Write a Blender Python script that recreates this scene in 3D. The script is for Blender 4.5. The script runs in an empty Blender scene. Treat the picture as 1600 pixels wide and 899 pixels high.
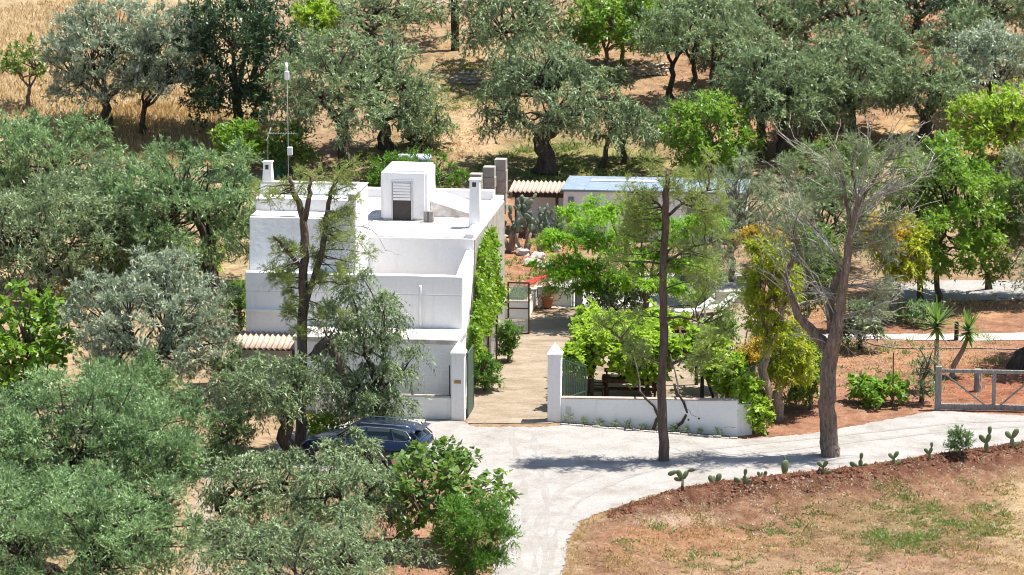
import bpy, bmesh, math, random
import numpy as np
from mathutils import Vector, Matrix, noise
R_ = math.radians
SC = bpy.context.scene
COL = SC.collection
# ---------------------------------------------------------------- camera, sky, sun, exposure
CAM = np.array([0.0, -116.8, 27.7]); PITCH = R_(11.0); FPX = 5000.0        # focal length in photo pixels (photo 1600 wide)
cd = bpy.data.cameras.new('camera'); cam = bpy.data.objects.new('camera', cd); COL.objects.link(cam)
cam.location = CAM; cam.rotation_euler = (R_(90) - PITCH, 0, 0)
cd.sensor_width = 36; cd.lens = 36 * FPX / 1600; cd.clip_start = 1; cd.clip_end = 6000
SC.camera = cam
SUN_EL, SUN_AZ = R_(69), R_(80)                                           # azimuth from +Y towards +X
w = bpy.data.worlds.new('World'); SC.world = w; w.use_nodes = True
nt = w.node_tree; nt.nodes.clear()
sky = nt.nodes.new('ShaderNodeTexSky'); sky.sky_type = 'NISHITA'; sky.sun_disc = False
sky.sun_elevation = SUN_EL; sky.sun_rotation = SUN_AZ; sky.altitude = 200
bg = nt.nodes.new('ShaderNodeBackground'); bg.inputs['Strength'].default_value = 0.09
wo = nt.nodes.new('ShaderNodeOutputWorld')
nt.links.new(sky.outputs[0], bg.inputs[0]); nt.links.new(bg.outputs[0], wo.inputs[0])
sl = bpy.data.lights.new('sun', 'SUN'); sl.energy = 4.9; sl.angle = R_(0.55); sl.color = (1.0, 0.955, 0.88)
so = bpy.data.objects.new('sun', sl); COL.objects.link(so); so.location = (20, 15, 60)
sd = Vector((math.sin(SUN_AZ) * math.cos(SUN_EL), math.cos(SUN_AZ) * math.cos(SUN_EL), math.sin(SUN_EL)))
so.rotation_euler = sd.to_track_quat('Z', 'Y').to_euler()
SC.view_settings.view_transform = 'Standard'; SC.view_settings.look = 'None'
SC.view_settings.exposure = 0.95; SC.view_settings.gamma = 1.0; SC.view_settings.use_curve_mapping = False
SC.render.engine = 'CYCLES'
SC.cycles.max_bounces = 5; SC.cycles.diffuse_bounces = 4; SC.cycles.transmission_bounces = 3; SC.cycles.glossy_bounces = 2; SC.cycles.transparent_max_bounces = 6
SC.cycles.use_denoising = True; SC.cycles.filter_width = 1.05
# ---------------------------------------------------------------- surveying helpers: from the photo's pixels to the place
FW = np.array([0, math.cos(PITCH), -math.sin(PITCH)]); UP = np.array([0, math.sin(PITCH), math.cos(PITCH)]); RT = np.array([1.0, 0, 0])
def ray(px, py): return FW + RT * (px - 800) / FPX + UP * (449.5 - py) / FPX
def atz(px, py, z=0.0):
    r = ray(px, py); return CAM + r * (z - CAM[2]) / r[2]
def aty(px, py, Y):
    r = ray(px, py); return CAM + r * (Y - CAM[1]) / r[1]
def projv(P):
    d = P - CAM; ww = d @ FW
    return 800 + FPX * (d @ RT) / ww, 449.5 - FPX * (d @ UP) / ww
def depth(P): return float((np.asarray(P) - CAM) @ FW)
def pxm(P): return FPX / depth(P)                                          # photo pixels for one metre there
def sstep(a, b, x):
    t = np.clip((x - a) / (b - a), 0, 1); return t * t * (3 - 2 * t)
EDGE_PX = [(880, 960), (882, 899), (889, 850), (907, 818), (950, 800), (1020, 778), (1080, 764), (1150, 754), (1230, 745), (1300, 739), (1390, 726), (1450, 716), (1540, 704), (1600, 694), (1760, 672)]
EDGE = np.array([atz(*q)[:2] for q in EDGE_PX])
def edge_dist(x, y):
    """distance to the road's lower edge, positive on the field side"""
    x = np.asarray(x, float); y = np.asarray(y, float); best = np.full(x.shape, 1e9); sg = np.ones(x.shape)
    for a, b in zip(EDGE[:-1], EDGE[1:]):
        d = b - a; t = np.clip(((x - a[0]) * d[0] + (y - a[1]) * d[1]) / (d @ d), 0, 1)
        ex, ey = x - a[0] - t * d[0], y - a[1] - t * d[1]; q = np.hypot(ex, ey)
        s = np.where(d[0] * (y - a[1]) - d[1] * (x - a[0]) < 0, 1.0, -1.0)
        m = q < best; best = np.where(m, q, best); sg = np.where(m, s, sg)
    return best * sg
X_A, X_B = atz(935, 800)[0], atz(1060, 770)[0]
def hn(x, y, f, s=0.0):
    return np.sin(x * f + 1.3 * np.sin(y * f * .7 + s)) * np.cos(y * f * 1.1 + 1.7 * np.sin(x * f * .6 + s * 2))
def terrain(x, y):
    x = np.asarray(x, float); y = np.asarray(y, float)
    z = 0.17 * 3.0 * np.log1p(np.exp(np.clip((y - 37) / 3.0, -30, 30))) if True else 0
    z = np.where(y > 120, z, z)
    s = edge_dist(x, y); amp = sstep(X_A, X_B, x) * sstep(-40, -26, y)
    bank = amp * (0.20 * sstep(0.0, 0.45, s) * (1 - sstep(0.7, 1.6, s)) - 0.75 * sstep(0.6, 3.2, s))
    return z + bank
def gp(px, py):
    """where the ray of a photo pixel meets the ground"""
    r = ray(px, py); a, b = 60.0, 400.0
    for _ in range(45):
        m = (a + b) / 2; P = CAM + r * m
        if P[2] > float(terrain(P[0], P[1])): a = m
        else: b = m
    return CAM + r * a
# ---------------------------------------------------------------- materials
def newmat(name):
    m = bpy.data.materials.new(name); m.use_nodes = True
    return m, m.node_tree, m.node_tree.nodes['Principled BSDF']
def nd(t, typ, **kw):
    n = t.nodes.new(typ)
    for k, v in kw.items():
        if k in n.inputs: n.inputs[k].default_value = v
        else: setattr(n, k, v)
    return n
def ramp(t, src, stops):
    n = t.nodes.new('ShaderNodeValToRGB'); e = n.color_ramp.elements
    while len(e) < len(stops): e.new(0.5)
    for el, (p, c) in zip(e, stops): el.position = p; el.color = (*c, 1)
    t.links.new(src, n.inputs[0]); return n
def solid(name, c1, c2, scale=4.0, rough=0.7, bump=0.15, bscale=25.0, metal=0.0, detail=6.0, spec=0.3):
    m, t, b = newmat(name)
    tc = nd(t, 'ShaderNodeTexCoord'); n = nd(t, 'ShaderNodeTexNoise', Scale=scale, Detail=detail, Roughness=0.65)
    t.links.new(tc.outputs['Object'], n.inputs['Vector'])
    r = ramp(t, n.outputs['Fac'], [(0.3, c1), (0.7, c2)]); t.links.new(r.outputs[0], b.inputs['Base Color'])
    b.inputs['Roughness'].default_value = rough; b.inputs['Metallic'].default_value = metal; b.inputs['Specular IOR Level'].default_value = spec
    if bump:
        n2 = nd(t, 'ShaderNodeTexNoise', Scale=bscale, Detail=5.0); t.links.new(tc.outputs['Object'], n2.inputs['Vector'])
        bp = nd(t, 'ShaderNodeBump', Strength=bump, Distance=0.03); t.links.new(n2.outputs['Fac'], bp.inputs['Height']); t.links.new(bp.outputs[0], b.inputs['Normal'])
    return m
def plaster(name, c, stain):
    m, t, b = newmat(name)
    tc = nd(t, 'ShaderNodeTexCoord'); mp = nd(t, 'ShaderNodeMapping'); mp.inputs['Scale'].default_value = (3.0, 3.0, 0.35)
    t.links.new(tc.outputs['Object'], mp.inputs[0])
    n = nd(t, 'ShaderNodeTexNoise', Scale=1.2, Detail=8.0, Roughness=0.7); t.links.new(mp.outputs[0], n.inputs['Vector'])
    r = ramp(t, n.outputs['Fac'], [(0.30, stain), (0.46, c)])
    n3 = nd(t, 'ShaderNodeTexNoise', Scale=9.0, Detail=6.0, Roughness=0.7); t.links.new(tc.outputs['Object'], n3.inputs['Vector'])
    r3 = ramp(t, n3.outputs['Fac'], [(0.25, (.93, .925, .915)), (0.55, (1, 1, 1))])
    mx = nd(t, 'ShaderNodeMix', data_type='RGBA', blend_type='MULTIPLY'); mx.inputs[0].default_value = 1
    t.links.new(r.outputs[0], mx.inputs[6]); t.links.new(r3.outputs[0], mx.inputs[7]); t.links.new(mx.outputs[2], b.inputs['Base Color'])
    b.inputs['Roughness'].default_value = 0.9; b.inputs['Specular IOR Level'].default_value = 0.15
    n2 = nd(t, 'ShaderNodeTexNoise', Scale=5.0, Detail=8.0, Roughness=0.6); t.links.new(tc.outputs['Object'], n2.inputs['Vector'])
    bp = nd(t, 'ShaderNodeBump', Strength=0.35, Distance=0.04); t.links.new(n2.outputs['Fac'], bp.inputs['Height']); t.links.new(bp.outputs[0], b.inputs['Normal'])
    return m
def leafmat(name, dark, light, under, rough=0.42, trans=0.25, tcol=None, spec=0.4):
    m, t, b = newmat(name)
    at = nd(t, 'ShaderNodeAttribute', attribute_name='tint')
    mid = tuple(0.5 * (a + c) for a, c in zip(dark, light))
    r = ramp(t, at.outputs['Fac'], [(0.05, dark), (0.5, mid), (0.95, light)])
    g = nd(t, 'ShaderNodeNewGeometry'); mx = nd(t, 'ShaderNodeMix', data_type='RGBA')
    t.links.new(g.outputs['Backfacing'], mx.inputs[0]); t.links.new(r.outputs[0], mx.inputs[6]); mx.inputs[7].default_value = (*under, 1)
    t.links.new(mx.outputs[2], b.inputs['Base Color']); b.inputs['Roughness'].default_value = rough; b.inputs['Specular IOR Level'].default_value = spec
    tr = nd(t, 'ShaderNodeBsdfTranslucent'); tc = tcol or tuple(min(1, c * 1.5) for c in light); tr.inputs[0].default_value = (*tc, 1)
    ms = nd(t, 'ShaderNodeMixShader'); ms.inputs[0].default_value = trans
    t.links.new(b.outputs[0], ms.inputs[1]); t.links.new(tr.outputs[0], ms.inputs[2]); t.links.new(ms.outputs[0], t.nodes['Material Output'].inputs[0])
    return m
def bark(name, c1, c2, sc=6.0):
    m, t, b = newmat(name)
    tc = nd(t, 'ShaderNodeTexCoord'); mp = nd(t, 'ShaderNodeMapping'); mp.inputs['Scale'].default_value = (1, 1, 0.25); t.links.new(tc.outputs['Object'], mp.inputs[0])
    n = nd(t, 'ShaderNodeTexNoise', Scale=sc, Detail=8.0, Roughness=0.75, Distortion=0.6); t.links.new(mp.outputs[0], n.inputs['Vector'])
    r = ramp(t, n.outputs['Fac'], [(0.33, c1), (0.66, c2)]); t.links.new(r.outputs[0], b.inputs['Base Color'])
    v = nd(t, 'ShaderNodeTexVoronoi', Scale=sc * 2.2); t.links.new(mp.outputs[0], v.inputs['Vector'])
    bp = nd(t, 'ShaderNodeBump', Strength=0.9, Distance=0.06); t.links.new(v.outputs['Distance'], bp.inputs['Height']); t.links.new(bp.outputs[0], b.inputs['Normal'])
    b.inputs['Roughness'].default_value = 0.9; b.inputs['Specular IOR Level'].default_value = 0.15
    return m
M = {}
M['white'] = plaster('limewash', (.86, .855, .85), (.78, .77, .755))
M['oldwhite'] = plaster('weathered_limewash', (.82, .81, .795), (.70, .675, .64))
M['roofwhite'] = solid('limewashed_slabs', (.36, .315, .275), (.74, .72, .70), 2.6, .9, .5, 12, detail=9.0)
M['stone'] = solid('grey_stone', (.26, .23, .20), (.50, .46, .41), 3.5, .95, .6, 14)
M['pebble'] = solid('pale_pebble', (.36, .28, .22), (.56, .47, .39), 3.0, .95, .3, 9)
M['rock'] = solid('pale_rock', (.34, .30, .26), (.58, .53, .48), 3.0, .95, .6, 9)
M['wood'] = bark('brown_wood', (.07, .04, .025), (.16, .09, .05), 8)
M['greywood'] = bark('weathered_wood', (.20, .18, .165), (.38, .35, .33), 8)
M['darkwood'] = bark('dark_pole_wood', (.035, .028, .024), (.085, .065, .052), 9)
M['iron'] = solid('dark_iron', (.035, .035, .035), (.075, .075, .075), 20, .5, .1, 50, .5)
M['rust'] = solid('brown_iron', (.06, .035, .025), (.12, .07, .045), 20, .6, .1, 50, .3)
M['greeniron'] = solid('green_painted_iron', (.045, .085, .065), (.075, .12, .09), 9, .5, .1, 40)
M['greyiron'] = solid('grey_green_iron', (.17, .20, .18), (.25, .28, .26), 9, .5, .1, 40)
M['galv'] = solid('galvanised', (.45, .46, .47), (.62, .63, .64), 12, .45, .05, 40, .5)
M['terracotta'] = solid('terracotta', (.36, .12, .06), (.46, .18, .10), 8, .85, .2, 30)
M['tile'] = solid('corrugated_tile', (.34, .25, .195), (.52, .42, .35), 5, .9, .3, 20)
M['bluesheet'] = solid('blue_grey_roofing', (.16, .21, .27), (.26, .32, .39), 3, .6, .2, 15)
M['tank'] = solid('pale_blue_tank', (.40, .48, .56), (.55, .62, .68), 4, .55, .1, 15)
M['whitepaint'] = solid('white_paint', (.72, .72, .72), (.82, .82, .82), 6, .5, .05, 30)
M['red'] = solid('red_fabric', (.38, .03, .03), (.52, .06, .05), 8, .8, .2, 40)
M['bin'] = solid('dark_plastic', (.03, .035, .035), (.06, .065, .065), 9, .5, .05, 30)
M['brass'] = solid('brass_plate', (.36, .20, .08), (.46, .27, .12), 9, .5, .1, 30, .3)
M['net'] = solid('green_netting', (.02, .09, .06), (.05, .16, .11), 6, .9, .2, 30)
M['netgrey'] = solid('grey_wire', (.42, .43, .44), (.52, .53, .54), 9, .5, 0, 30, .3)
M['bark'] = bark('olive_bark', (.028, .023, .019), (.13, .105, .084), 5)
M['pinebark'] = bark('pine_bark', (.095, .070, .055), (.37, .285, .225), 9)
M['pinedark'] = bark('dark_pine_bark', (.07, .052, .042), (.20, .15, .12), 6)
M['deadtwig'] = bark('dead_grey_wood', (.36, .33, .30), (.60, .57, .53), 8)
M['figbark'] = bark('fig_bark', (.09, .065, .05), (.24, .18, .14), 6)
M['trunktan'] = bark('tan_trunk_bark', (.22, .15, .105), (.42, .31, .23), 5)
M['olive'] = leafmat('olive_leaf', (.034, .064, .022), (.325, .415, .215), (.41, .475, .35), .42, .2, (.27, .38, .10), .32)
M['olivesilver'] = leafmat('silver_olive_leaf', (.055, .085, .048), (.46, .53, .38), (.52, .575, .48), .42, .18, (.33, .40, .19), .36)
M['olivegreen'] = leafmat('green_olive_leaf', (.030, .070, .021), (.285, .425, .185), (.38, .475, .31), .42, .22, (.25, .41, .10), .32)
M['carob'] = leafmat('evergreen_leaf', (.018, .046, .020), (.070, .125, .055), (.07, .12, .05), .4, .14, (.09, .17, .04), .35)
M['fresh'] = leafmat('fresh_green_leaf', (.075, .160, .018), (.225, .385, .050), (.18, .30, .06), .4, .35, (.34, .54, .05), .4)
M['fig'] = leafmat('fig_leaf', (.055, .110, .022), (.165, .265, .055), (.19, .28, .09), .42, .3, (.26, .42, .05), .4)
M['vine'] = leafmat('vine_leaf', (.130, .235, .020), (.38, .52, .055), (.30, .42, .08), .45, .4, (.52, .72, .07), .35)
M['shrub'] = leafmat('green_shrub_leaf', (.040, .105, .012), (.13, .27, .028), (.11, .20, .04), .45, .3, (.20, .40, .04), .35)
M['needle'] = leafmat('pine_needle', (.10, .145, .040), (.34, .41, .13), (.27, .33, .12), .5, .35, (.42, .50, .12), .3)
M['needlegrey'] = leafmat('grey_pine_needle', (.105, .145, .080), (.32, .375, .225), (.27, .32, .20), .5, .25, (.30, .36, .17), .3)
M['yellow'] = leafmat('yellow_green_leaf', (.075, .150, .014), (.52, .54, .045), (.34, .42, .06), .45, .35, (.60, .66, .05), .3)
M['amber'] = leafmat('amber_leaf', (.22, .18, .02), (.62, .44, .055), (.44, .34, .06), .5, .35, (.66, .46, .05), .3)
M['feather'] = leafmat('feathery_leaf', (.075, .195, .012), (.31, .54, .040), (.22, .40, .04), .45, .4, (.42, .70, .04), .3)
M['ivy'] = leafmat('ivy_leaf', (.065, .145, .010), (.24, .39, .03), (.16, .27, .04), .4, .35, (.34, .54, .04), .4)
M['cactus'] = solid('cactus_skin', (.10, .14, .06), (.21, .255, .13), 5, .55, .2, 30)
M['pearcactus'] = solid('prickly_pear_skin', (.085, .125, .075), (.19, .235, .165), 4, .5, .2, 30)
M['yucca'] = leafmat('yucca_leaf', (.060, .125, .020), (.20, .31, .065), (.13, .21, .05), .4, .25, None, .4)
M['drygrass'] = leafmat('dry_grass_blade', (.34, .22, .085), (.66, .48, .24), (.50, .35, .16), .7, .3, (.6, .42, .18), .2)
M['mulch'] = leafmat('brown_litter', (.09, .038, .020), (.30, .165, .095), (.2, .1, .06), .8, .1, None, .15)
M['weed'] = leafmat('weed_leaf', (.060, .105, .020), (.22, .28, .075), (.15, .2, .05), .5, .3, None, .3)
M['croton'] = leafmat('croton_leaf', (.10, .09, .02), (.42, .22, .05), (.3, .18, .04), .45, .25, None, .4)
def glassmat():
    m, t, b = newmat('clear_pane'); b.inputs['Base Color'].default_value = (.75, .80, .80, 1); b.inputs['Roughness'].default_value = .12
    tr = nd(t, 'ShaderNodeBsdfTransparent'); ms = nd(t, 'ShaderNodeMixShader'); ms.inputs[0].default_value = 0.78
    t.links.new(b.outputs[0], ms.inputs[1]); t.links.new(tr.outputs[0], ms.inputs[2]); t.links.new(ms.outputs[0], t.nodes['Material Output'].inputs[0])
    return m
M['pane'] = glassmat()
def simple(name, c, rough, metal=0.0, coat=0.0):
    m, t, b = newmat(name); b.inputs['Base Color'].default_value = (*c, 1); b.inputs['Roughness'].default_value = rough; b.inputs['Metallic'].default_value = metal
    b.inputs['Coat Weight'].default_value = coat; b.inputs['Coat Roughness'].default_value = .05
    n = nd(t, 'ShaderNodeTexNoise', Scale=14.0, Detail=6.0); r = ramp(t, n.outputs['Fac'], [(0.3, (rough * .8,) * 3), (0.7, (min(1, rough * 1.35),) * 3)])
    t.links.new(r.outputs[0], b.inputs['Roughness']); return m
M['carpaint'] = simple('dark_blue_car_paint', (.008, .018, .052), .28, .45, .9)
M['carglass'] = simple('car_glass', (.03, .045, .05), .06)
M['chrome'] = simple('chrome', (.75, .76, .78), .15, 1.0)
M['tyre'] = simple('tyre_rubber', (.02, .02, .02), .8)
M['rim'] = simple('alloy_rim', (.50, .51, .53), .3, .9)
M['taillight'] = simple('tail_light', (.45, .02, .015), .15)
M['headlight'] = simple('head_light', (.65, .68, .70), .1)
M['trim'] = simple('black_trim', (.025, .025, .027), .5)
M['dark'] = simple('dark_interior', (.06, .05, .045), .9)
# ---------------------------------------------------------------- objects
def put(name, me, mat, parent=None):
    o = bpy.data.objects.new(name, me); COL.objects.link(o)
    if mat is not None and not me.materials: me.materials.append(M[mat] if isinstance(mat, str) else mat)
    if parent is not None: o.parent = parent
    return o
def tag(o, label, cat, group=None):
    o['label'] = label; o['category'] = cat
    if group: o['group'] = group
    return o
def thing(name, label, cat, loc=(0, 0, 0), rz=0.0, group=None):
    o = bpy.data.objects.new(name, None); COL.objects.link(o); o.empty_display_size = 0.3
    o.location = [float(c) for c in loc]; o.rotation_euler = (0, 0, rz); return tag(o, label, cat, group)
def struct(o): o['kind'] = 'structure'; return o
def stuff(o): o['kind'] = 'stuff'; return o
def wobble(me, amp=.016):
    """hand-made walls: no edge is quite straight"""
    bm = bmesh.new(); bm.from_mesh(me)
    for _ in range(4):
        es = [e for e in bm.edges if e.calc_length() > .7]
        if not es: break
        bmesh.ops.subdivide_edges(bm, edges=es, cuts=1, use_grid_fill=True)
    for v in bm.verts: v.co += noise.noise_vector(v.co * 1.1) * amp + noise.noise_vector(v.co * 4.0) * amp * .35
    bm.to_mesh(me); bm.free()
class MB:
    def __init__(s): s.v = []; s.f = []
    def add(s, vs, fs):
        n = len(s.v); s.v.extend([tuple(map(float, q)) for q in vs]); s.f.extend([tuple(i + n for i in q) for q in fs]); return s
    def box(s, a, b):
        (x0, y0, z0), (x1, y1, z1) = a, b
        return s.add([(x0, y0, z0), (x1, y0, z0), (x1, y1, z0), (x0, y1, z0), (x0, y0, z1), (x1, y0, z1), (x1, y1, z1), (x0, y1, z1)],
                     [(0, 3, 2, 1), (4, 5, 6, 7), (0, 1, 5, 4), (1, 2, 6, 5), (2, 3, 7, 6), (3, 0, 4, 7)])
    def hexa(s, p): # 8 points: bottom loop then top loop
        return s.add(p, [(0, 3, 2, 1), (4, 5, 6, 7), (0, 1, 5, 4), (1, 2, 6, 5), (2, 3, 7, 6), (3, 0, 4, 7)])
    def bar(s, a, b, w, d=None):
        a, b = Vector(a), Vector(b); d = d or w; t = (b - a).normalized()
        x = t.cross(Vector((0, 0, 1))); x = x.normalized() if x.length > 1e-4 else Vector((1, 0, 0)); y = t.cross(x)
        q = [(-1, -1), (1, -1), (1, 1), (-1, 1)]
        return s.hexa([a + x * i * w / 2 + y * j * d / 2 for i, j in q] + [b + x * i * w / 2 + y * j * d / 2 for i, j in q])
    def tube(s, pts, rad, n=8, rough=0.0, rng=None, cap=True):
        P = np.asarray(pts, float); m = len(P); rad = np.broadcast_to(np.asarray(rad, float), (m,))
        T = np.gradient(P, axis=0); T /= np.linalg.norm(T, axis=1)[:, None] + 1e-9
        ref = np.array([0.31, 0.9, 0.3]) if abs(T[:, 2]).mean() > .6 else np.array([0.1, 0.05, 1.0])
        X = np.cross(T, ref); X /= np.linalg.norm(X, axis=1)[:, None] + 1e-9; Y = np.cross(T, X)
        a = np.arange(n) * 2 * math.pi / n; rr = np.ones((m, n))
        if rough and rng is not None:
            rr += rough * (np.sin(a * 3 + rng.uniform(0, 6))[None, :] * .5 + rng.normal(0, .5, (m, n)))
        V = P[:, None, :] + (rad[:, None] * rr)[..., None] * (np.cos(a)[None, :, None] * X[:, None, :] + np.sin(a)[None, :, None] * Y[:, None, :])
        k = len(s.v); s.v.extend(map(tuple, V.reshape(-1, 3).tolist()))
        for i in range(m - 1):
            for j in range(n):
                j2 = (j + 1) % n; s.f.append((k + i * n + j, k + i * n + j2, k + (i + 1) * n + j2, k + (i + 1) * n + j))
        if cap:
            s.f.append(tuple(k + j for j in range(n))[::-1]); s.f.append(tuple(k + (m - 1) * n + j for j in range(n)))
        return s
    def mesh(s, name, bevel=0.0, smooth=False, seg=1):
        me = bpy.data.meshes.new(name); me.from_pydata(s.v, [], s.f); me.validate()
        bm = bmesh.new(); bm.from_mesh(me)
        bmesh.ops.recalc_face_normals(bm, faces=bm.faces)
        if bevel: bmesh.ops.bevel(bm, geom=bm.edges[:], offset=bevel, segments=seg, affect='EDGES', clamp_overlap=True)
        bm.to_mesh(me); bm.free()
        if smooth: me.polygons.foreach_set('use_smooth', [True] * len(me.polygons))
        return me
    def build(s, name, mat, parent=None, bevel=0.0, smooth=False, seg=1):
        me = s.mesh(name, bevel, smooth, seg)
        if mat in ('white', 'oldwhite') and bevel: wobble(me)
        return put(name, me, mat, parent)
def quads(name, V, tint, mat, parent=None):
    """n leaf-sized quads, V of shape (n,4,3)"""
    n, k = V.shape[:2]; me = bpy.data.meshes.new(name)
    me.vertices.add(k * n); me.vertices.foreach_set('co', np.ascontiguousarray(V, np.float32).ravel())
    me.loops.add(k * n); me.loops.foreach_set('vertex_index', np.arange(k * n, dtype=np.int32))
    me.polygons.add(n); me.polygons.foreach_set('loop_start', np.arange(0, k * n, k, dtype=np.int32))
    at = me.attributes.new('tint', 'FLOAT', 'FACE'); at.data.foreach_set('value', np.ascontiguousarray(np.clip(tint, 0, 1), np.float32))
    me.update(calc_edges=True)
    return put(name, me, mat, parent)
def unit(v): return v / (np.linalg.norm(v, axis=-1, keepdims=True) + 1e-9)
def leafquads(P, A, L, W, rng, flat=0.0, tri=False):
    n = len(P); r = rng.normal(size=(n, 3))
    if flat: r = r * (1 - flat) + np.cross(A, np.array([0, 0, 1.0])) * flat * 2   # side vector level: blades lie flat
    B = unit(r - A * (r * A).sum(1, keepdims=True)); N = np.cross(A, B)
    L = np.broadcast_to(L, (n,))[:, None]; W = np.broadcast_to(W, (n,))[:, None]
    flip = np.where(N[:, 2:3] < 0, -1.0, 1.0); B = B * flip; N = N * flip
    if tri: return np.stack([P + A * L, P + A * L * .25 + B * W * .5, P - B * W * .3], 1)
    mid = P + A * L * .48 + N * L * .07
    return np.stack([P, mid + B * W * .5, P + A * L, mid - B * W * .5][::-1], 1)
# ---------------------------------------------------------------- ground: one sheet to the horizon
def spaced(dense0, dense1, step, far):
    a = list(np.arange(dense0, dense1 + 1e-6, step)); s = step; lo, hi = a[0], a[-1]
    out_l, out_h = [], []
    while lo > -far: s *= 1.35; lo -= s; out_l.append(lo)
    s = step
    while hi < far: s *= 1.35; hi += s; out_h.append(hi)
    return np.array(out_l[::-1] + a + out_h)
gx = spaced(-26, 26, 0.24, 1500)
gy = np.concatenate([spaced(-24, 0, 0.18, 1500)[:-0 or None]])
gy = np.concatenate([gy[gy <= 0.001], np.arange(0.25, 90, 0.34)]); s_ = .27; yy = gy[-1]; ext = []
while yy < 1500: s_ *= 1.35; yy += s_; ext.append(yy)
gy = np.concatenate([gy, ext])
GX, GY = np.meshgrid(gx, gy); GZ = terrain(GX, GY)
GZ = np.minimum(GZ, 30 + 0.01 * np.maximum(GY, 0))
near = (np.abs(GX) < 40) & (GY > -40) & (GY < 100)
sE = edge_dist(np.where(near, GX, 0), np.where(near, GY, 0))
PX, PY = projv(np.stack([GX, GY, GZ], -1).reshape(-1, 3)); PX = PX.reshape(GX.shape); PY = PY.reshape(GX.shape)
infront = GY > -100
PX = np.where(infront, PX, 800); PY = np.where(infront, PY, 2000)
rg = np.random.default_rng(5)
field = near & (sE > 0.3) & (GX > 0)
wild = near & ~((PX > 470) & (PX < 1180) & (PY > 400) & (PY < 730))
GZ = GZ + np.where(field, 0.028 * rg.normal(size=GX.shape) + 0.05 * hn(GX, GY, 2.1), 0) + np.where(wild & ~field & (PY < 385), 0.02 * rg.normal(size=GX.shape), 0)
def blob(cx, cy, rx, ry, soft=.5):
    return 1 - sstep(1 - soft, 1 + soft, np.hypot((PX - cx) / rx, (PY - cy) / ry) + .16 * hn(GX, GY, 1.1))
colr = np.zeros(GX.shape + (3,)); colr[:] = (.27, .19, .118)
def lay(c, wgt):
    global colr; colr = colr * (1 - wgt[..., None]) + np.array(c) * wgt[..., None]
lay((0.33, 0.255, 0.150), 1 - sstep(380, 470, PX + .0 * PY))                      # gold dry grass on the left
lay((0.336, 0.248, 0.160), blob(320, 720, 120, 240))
lay((0.29, 0.195, 0.115), blob(900, 130, 300, 170, .6))                          # orchard behind
lay((0.160, 0.192, 0.056), .75 * blob(880, 255, 150, 40, .6)); lay((0.192, 0.192, 0.064), .5 * blob(700, 150, 120, 60)); lay((0.176, 0.184, 0.064), .5 * blob(640, 250, 60, 40))
lay((0.384, 0.272, 0.160), .6 * blob(780, 60, 60, 60)); lay((0.376, 0.264, 0.160), blob(730, 210, 60, 40))
lay((0.368, 0.128, 0.060), blob(1440, 85, 60, 60)); lay((0.272, 0.148, 0.088), .8 * blob(1250, 130, 200, 110)); lay((0.400, 0.272, 0.136), blob(1500, 215, 130, 45))
lay((0.264, 0.132, 0.084), sstep(1100, 1180, PX) * sstep(425, 470, PY))          # red soil on the right
lay((0.368, 0.216, 0.120), .7 * blob(1420, 480, 180, 22)); lay((0.352, 0.200, 0.112), .6 * blob(1400, 560, 160, 22)); lay((0.240, 0.084, 0.044), .8 * blob(1560, 600, 110, 35))
lay((0.264, 0.140, 0.088), blob(650, 850, 130, 110)); lay((0.304, 0.136, 0.072), blob(830, 380, 70, 70))
lay((0.205, 0.112, 0.072), sstep(.2, .8, sE) * field)                            # field below the road
lay((0.105, 0.043, 0.028), sstep(.0, .3, sE) * (1 - sstep(1.1, 2.1, sE)) * field * sstep(X_A, X_B, GX))
lay((0.288, 0.120, 0.064), .75 * blob(1080, 850, 130, 28) * field); lay((0.448, 0.352, 0.256), .6 * blob(1060, 812, 70, 10) * field)
lay((0.208, 0.176, 0.080), .45 * blob(1400, 815, 150, 32, .7) * field); lay((0.224, 0.184, 0.096), .35 * blob(1130, 860, 200, 30, .7) * field)
lay((0.352, 0.272, 0.160), .8 * sstep(1520, 1590, PX + (PY - 800) * .2) * field * sstep(720, 760, PY)); lay((0.336, 0.240, 0.152), .5 * sstep(850, 899, PY) * field * sstep(1000, 1100, PX))
me = bpy.data.meshes.new('ground'); ny, nx = GX.shape
co = np.stack([GX, GY, GZ], -1).reshape(-1, 3)
ii = np.arange(ny * nx).reshape(ny, nx); F4 = np.stack([ii[:-1, :-1], ii[:-1, 1:], ii[1:, 1:], ii[1:, :-1]], -1).reshape(-1, 4)
me.vertices.add(len(co)); me.vertices.foreach_set('co', co.astype(np.float32).ravel())
me.loops.add(F4.size); me.loops.foreach_set('vertex_index', F4.astype(np.int32).ravel()); me.polygons.add(len(F4)); me.polygons.foreach_set('loop_start', np.arange(0, F4.size, 4, dtype=np.int32))
ca = me.attributes.new('soil', 'FLOAT_COLOR', 'POINT'); ca.data.foreach_set('color', np.concatenate([colr.reshape(-1, 3), np.ones((len(co), 1))], 1).astype(np.float32).ravel())
me.update(calc_edges=True)
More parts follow.
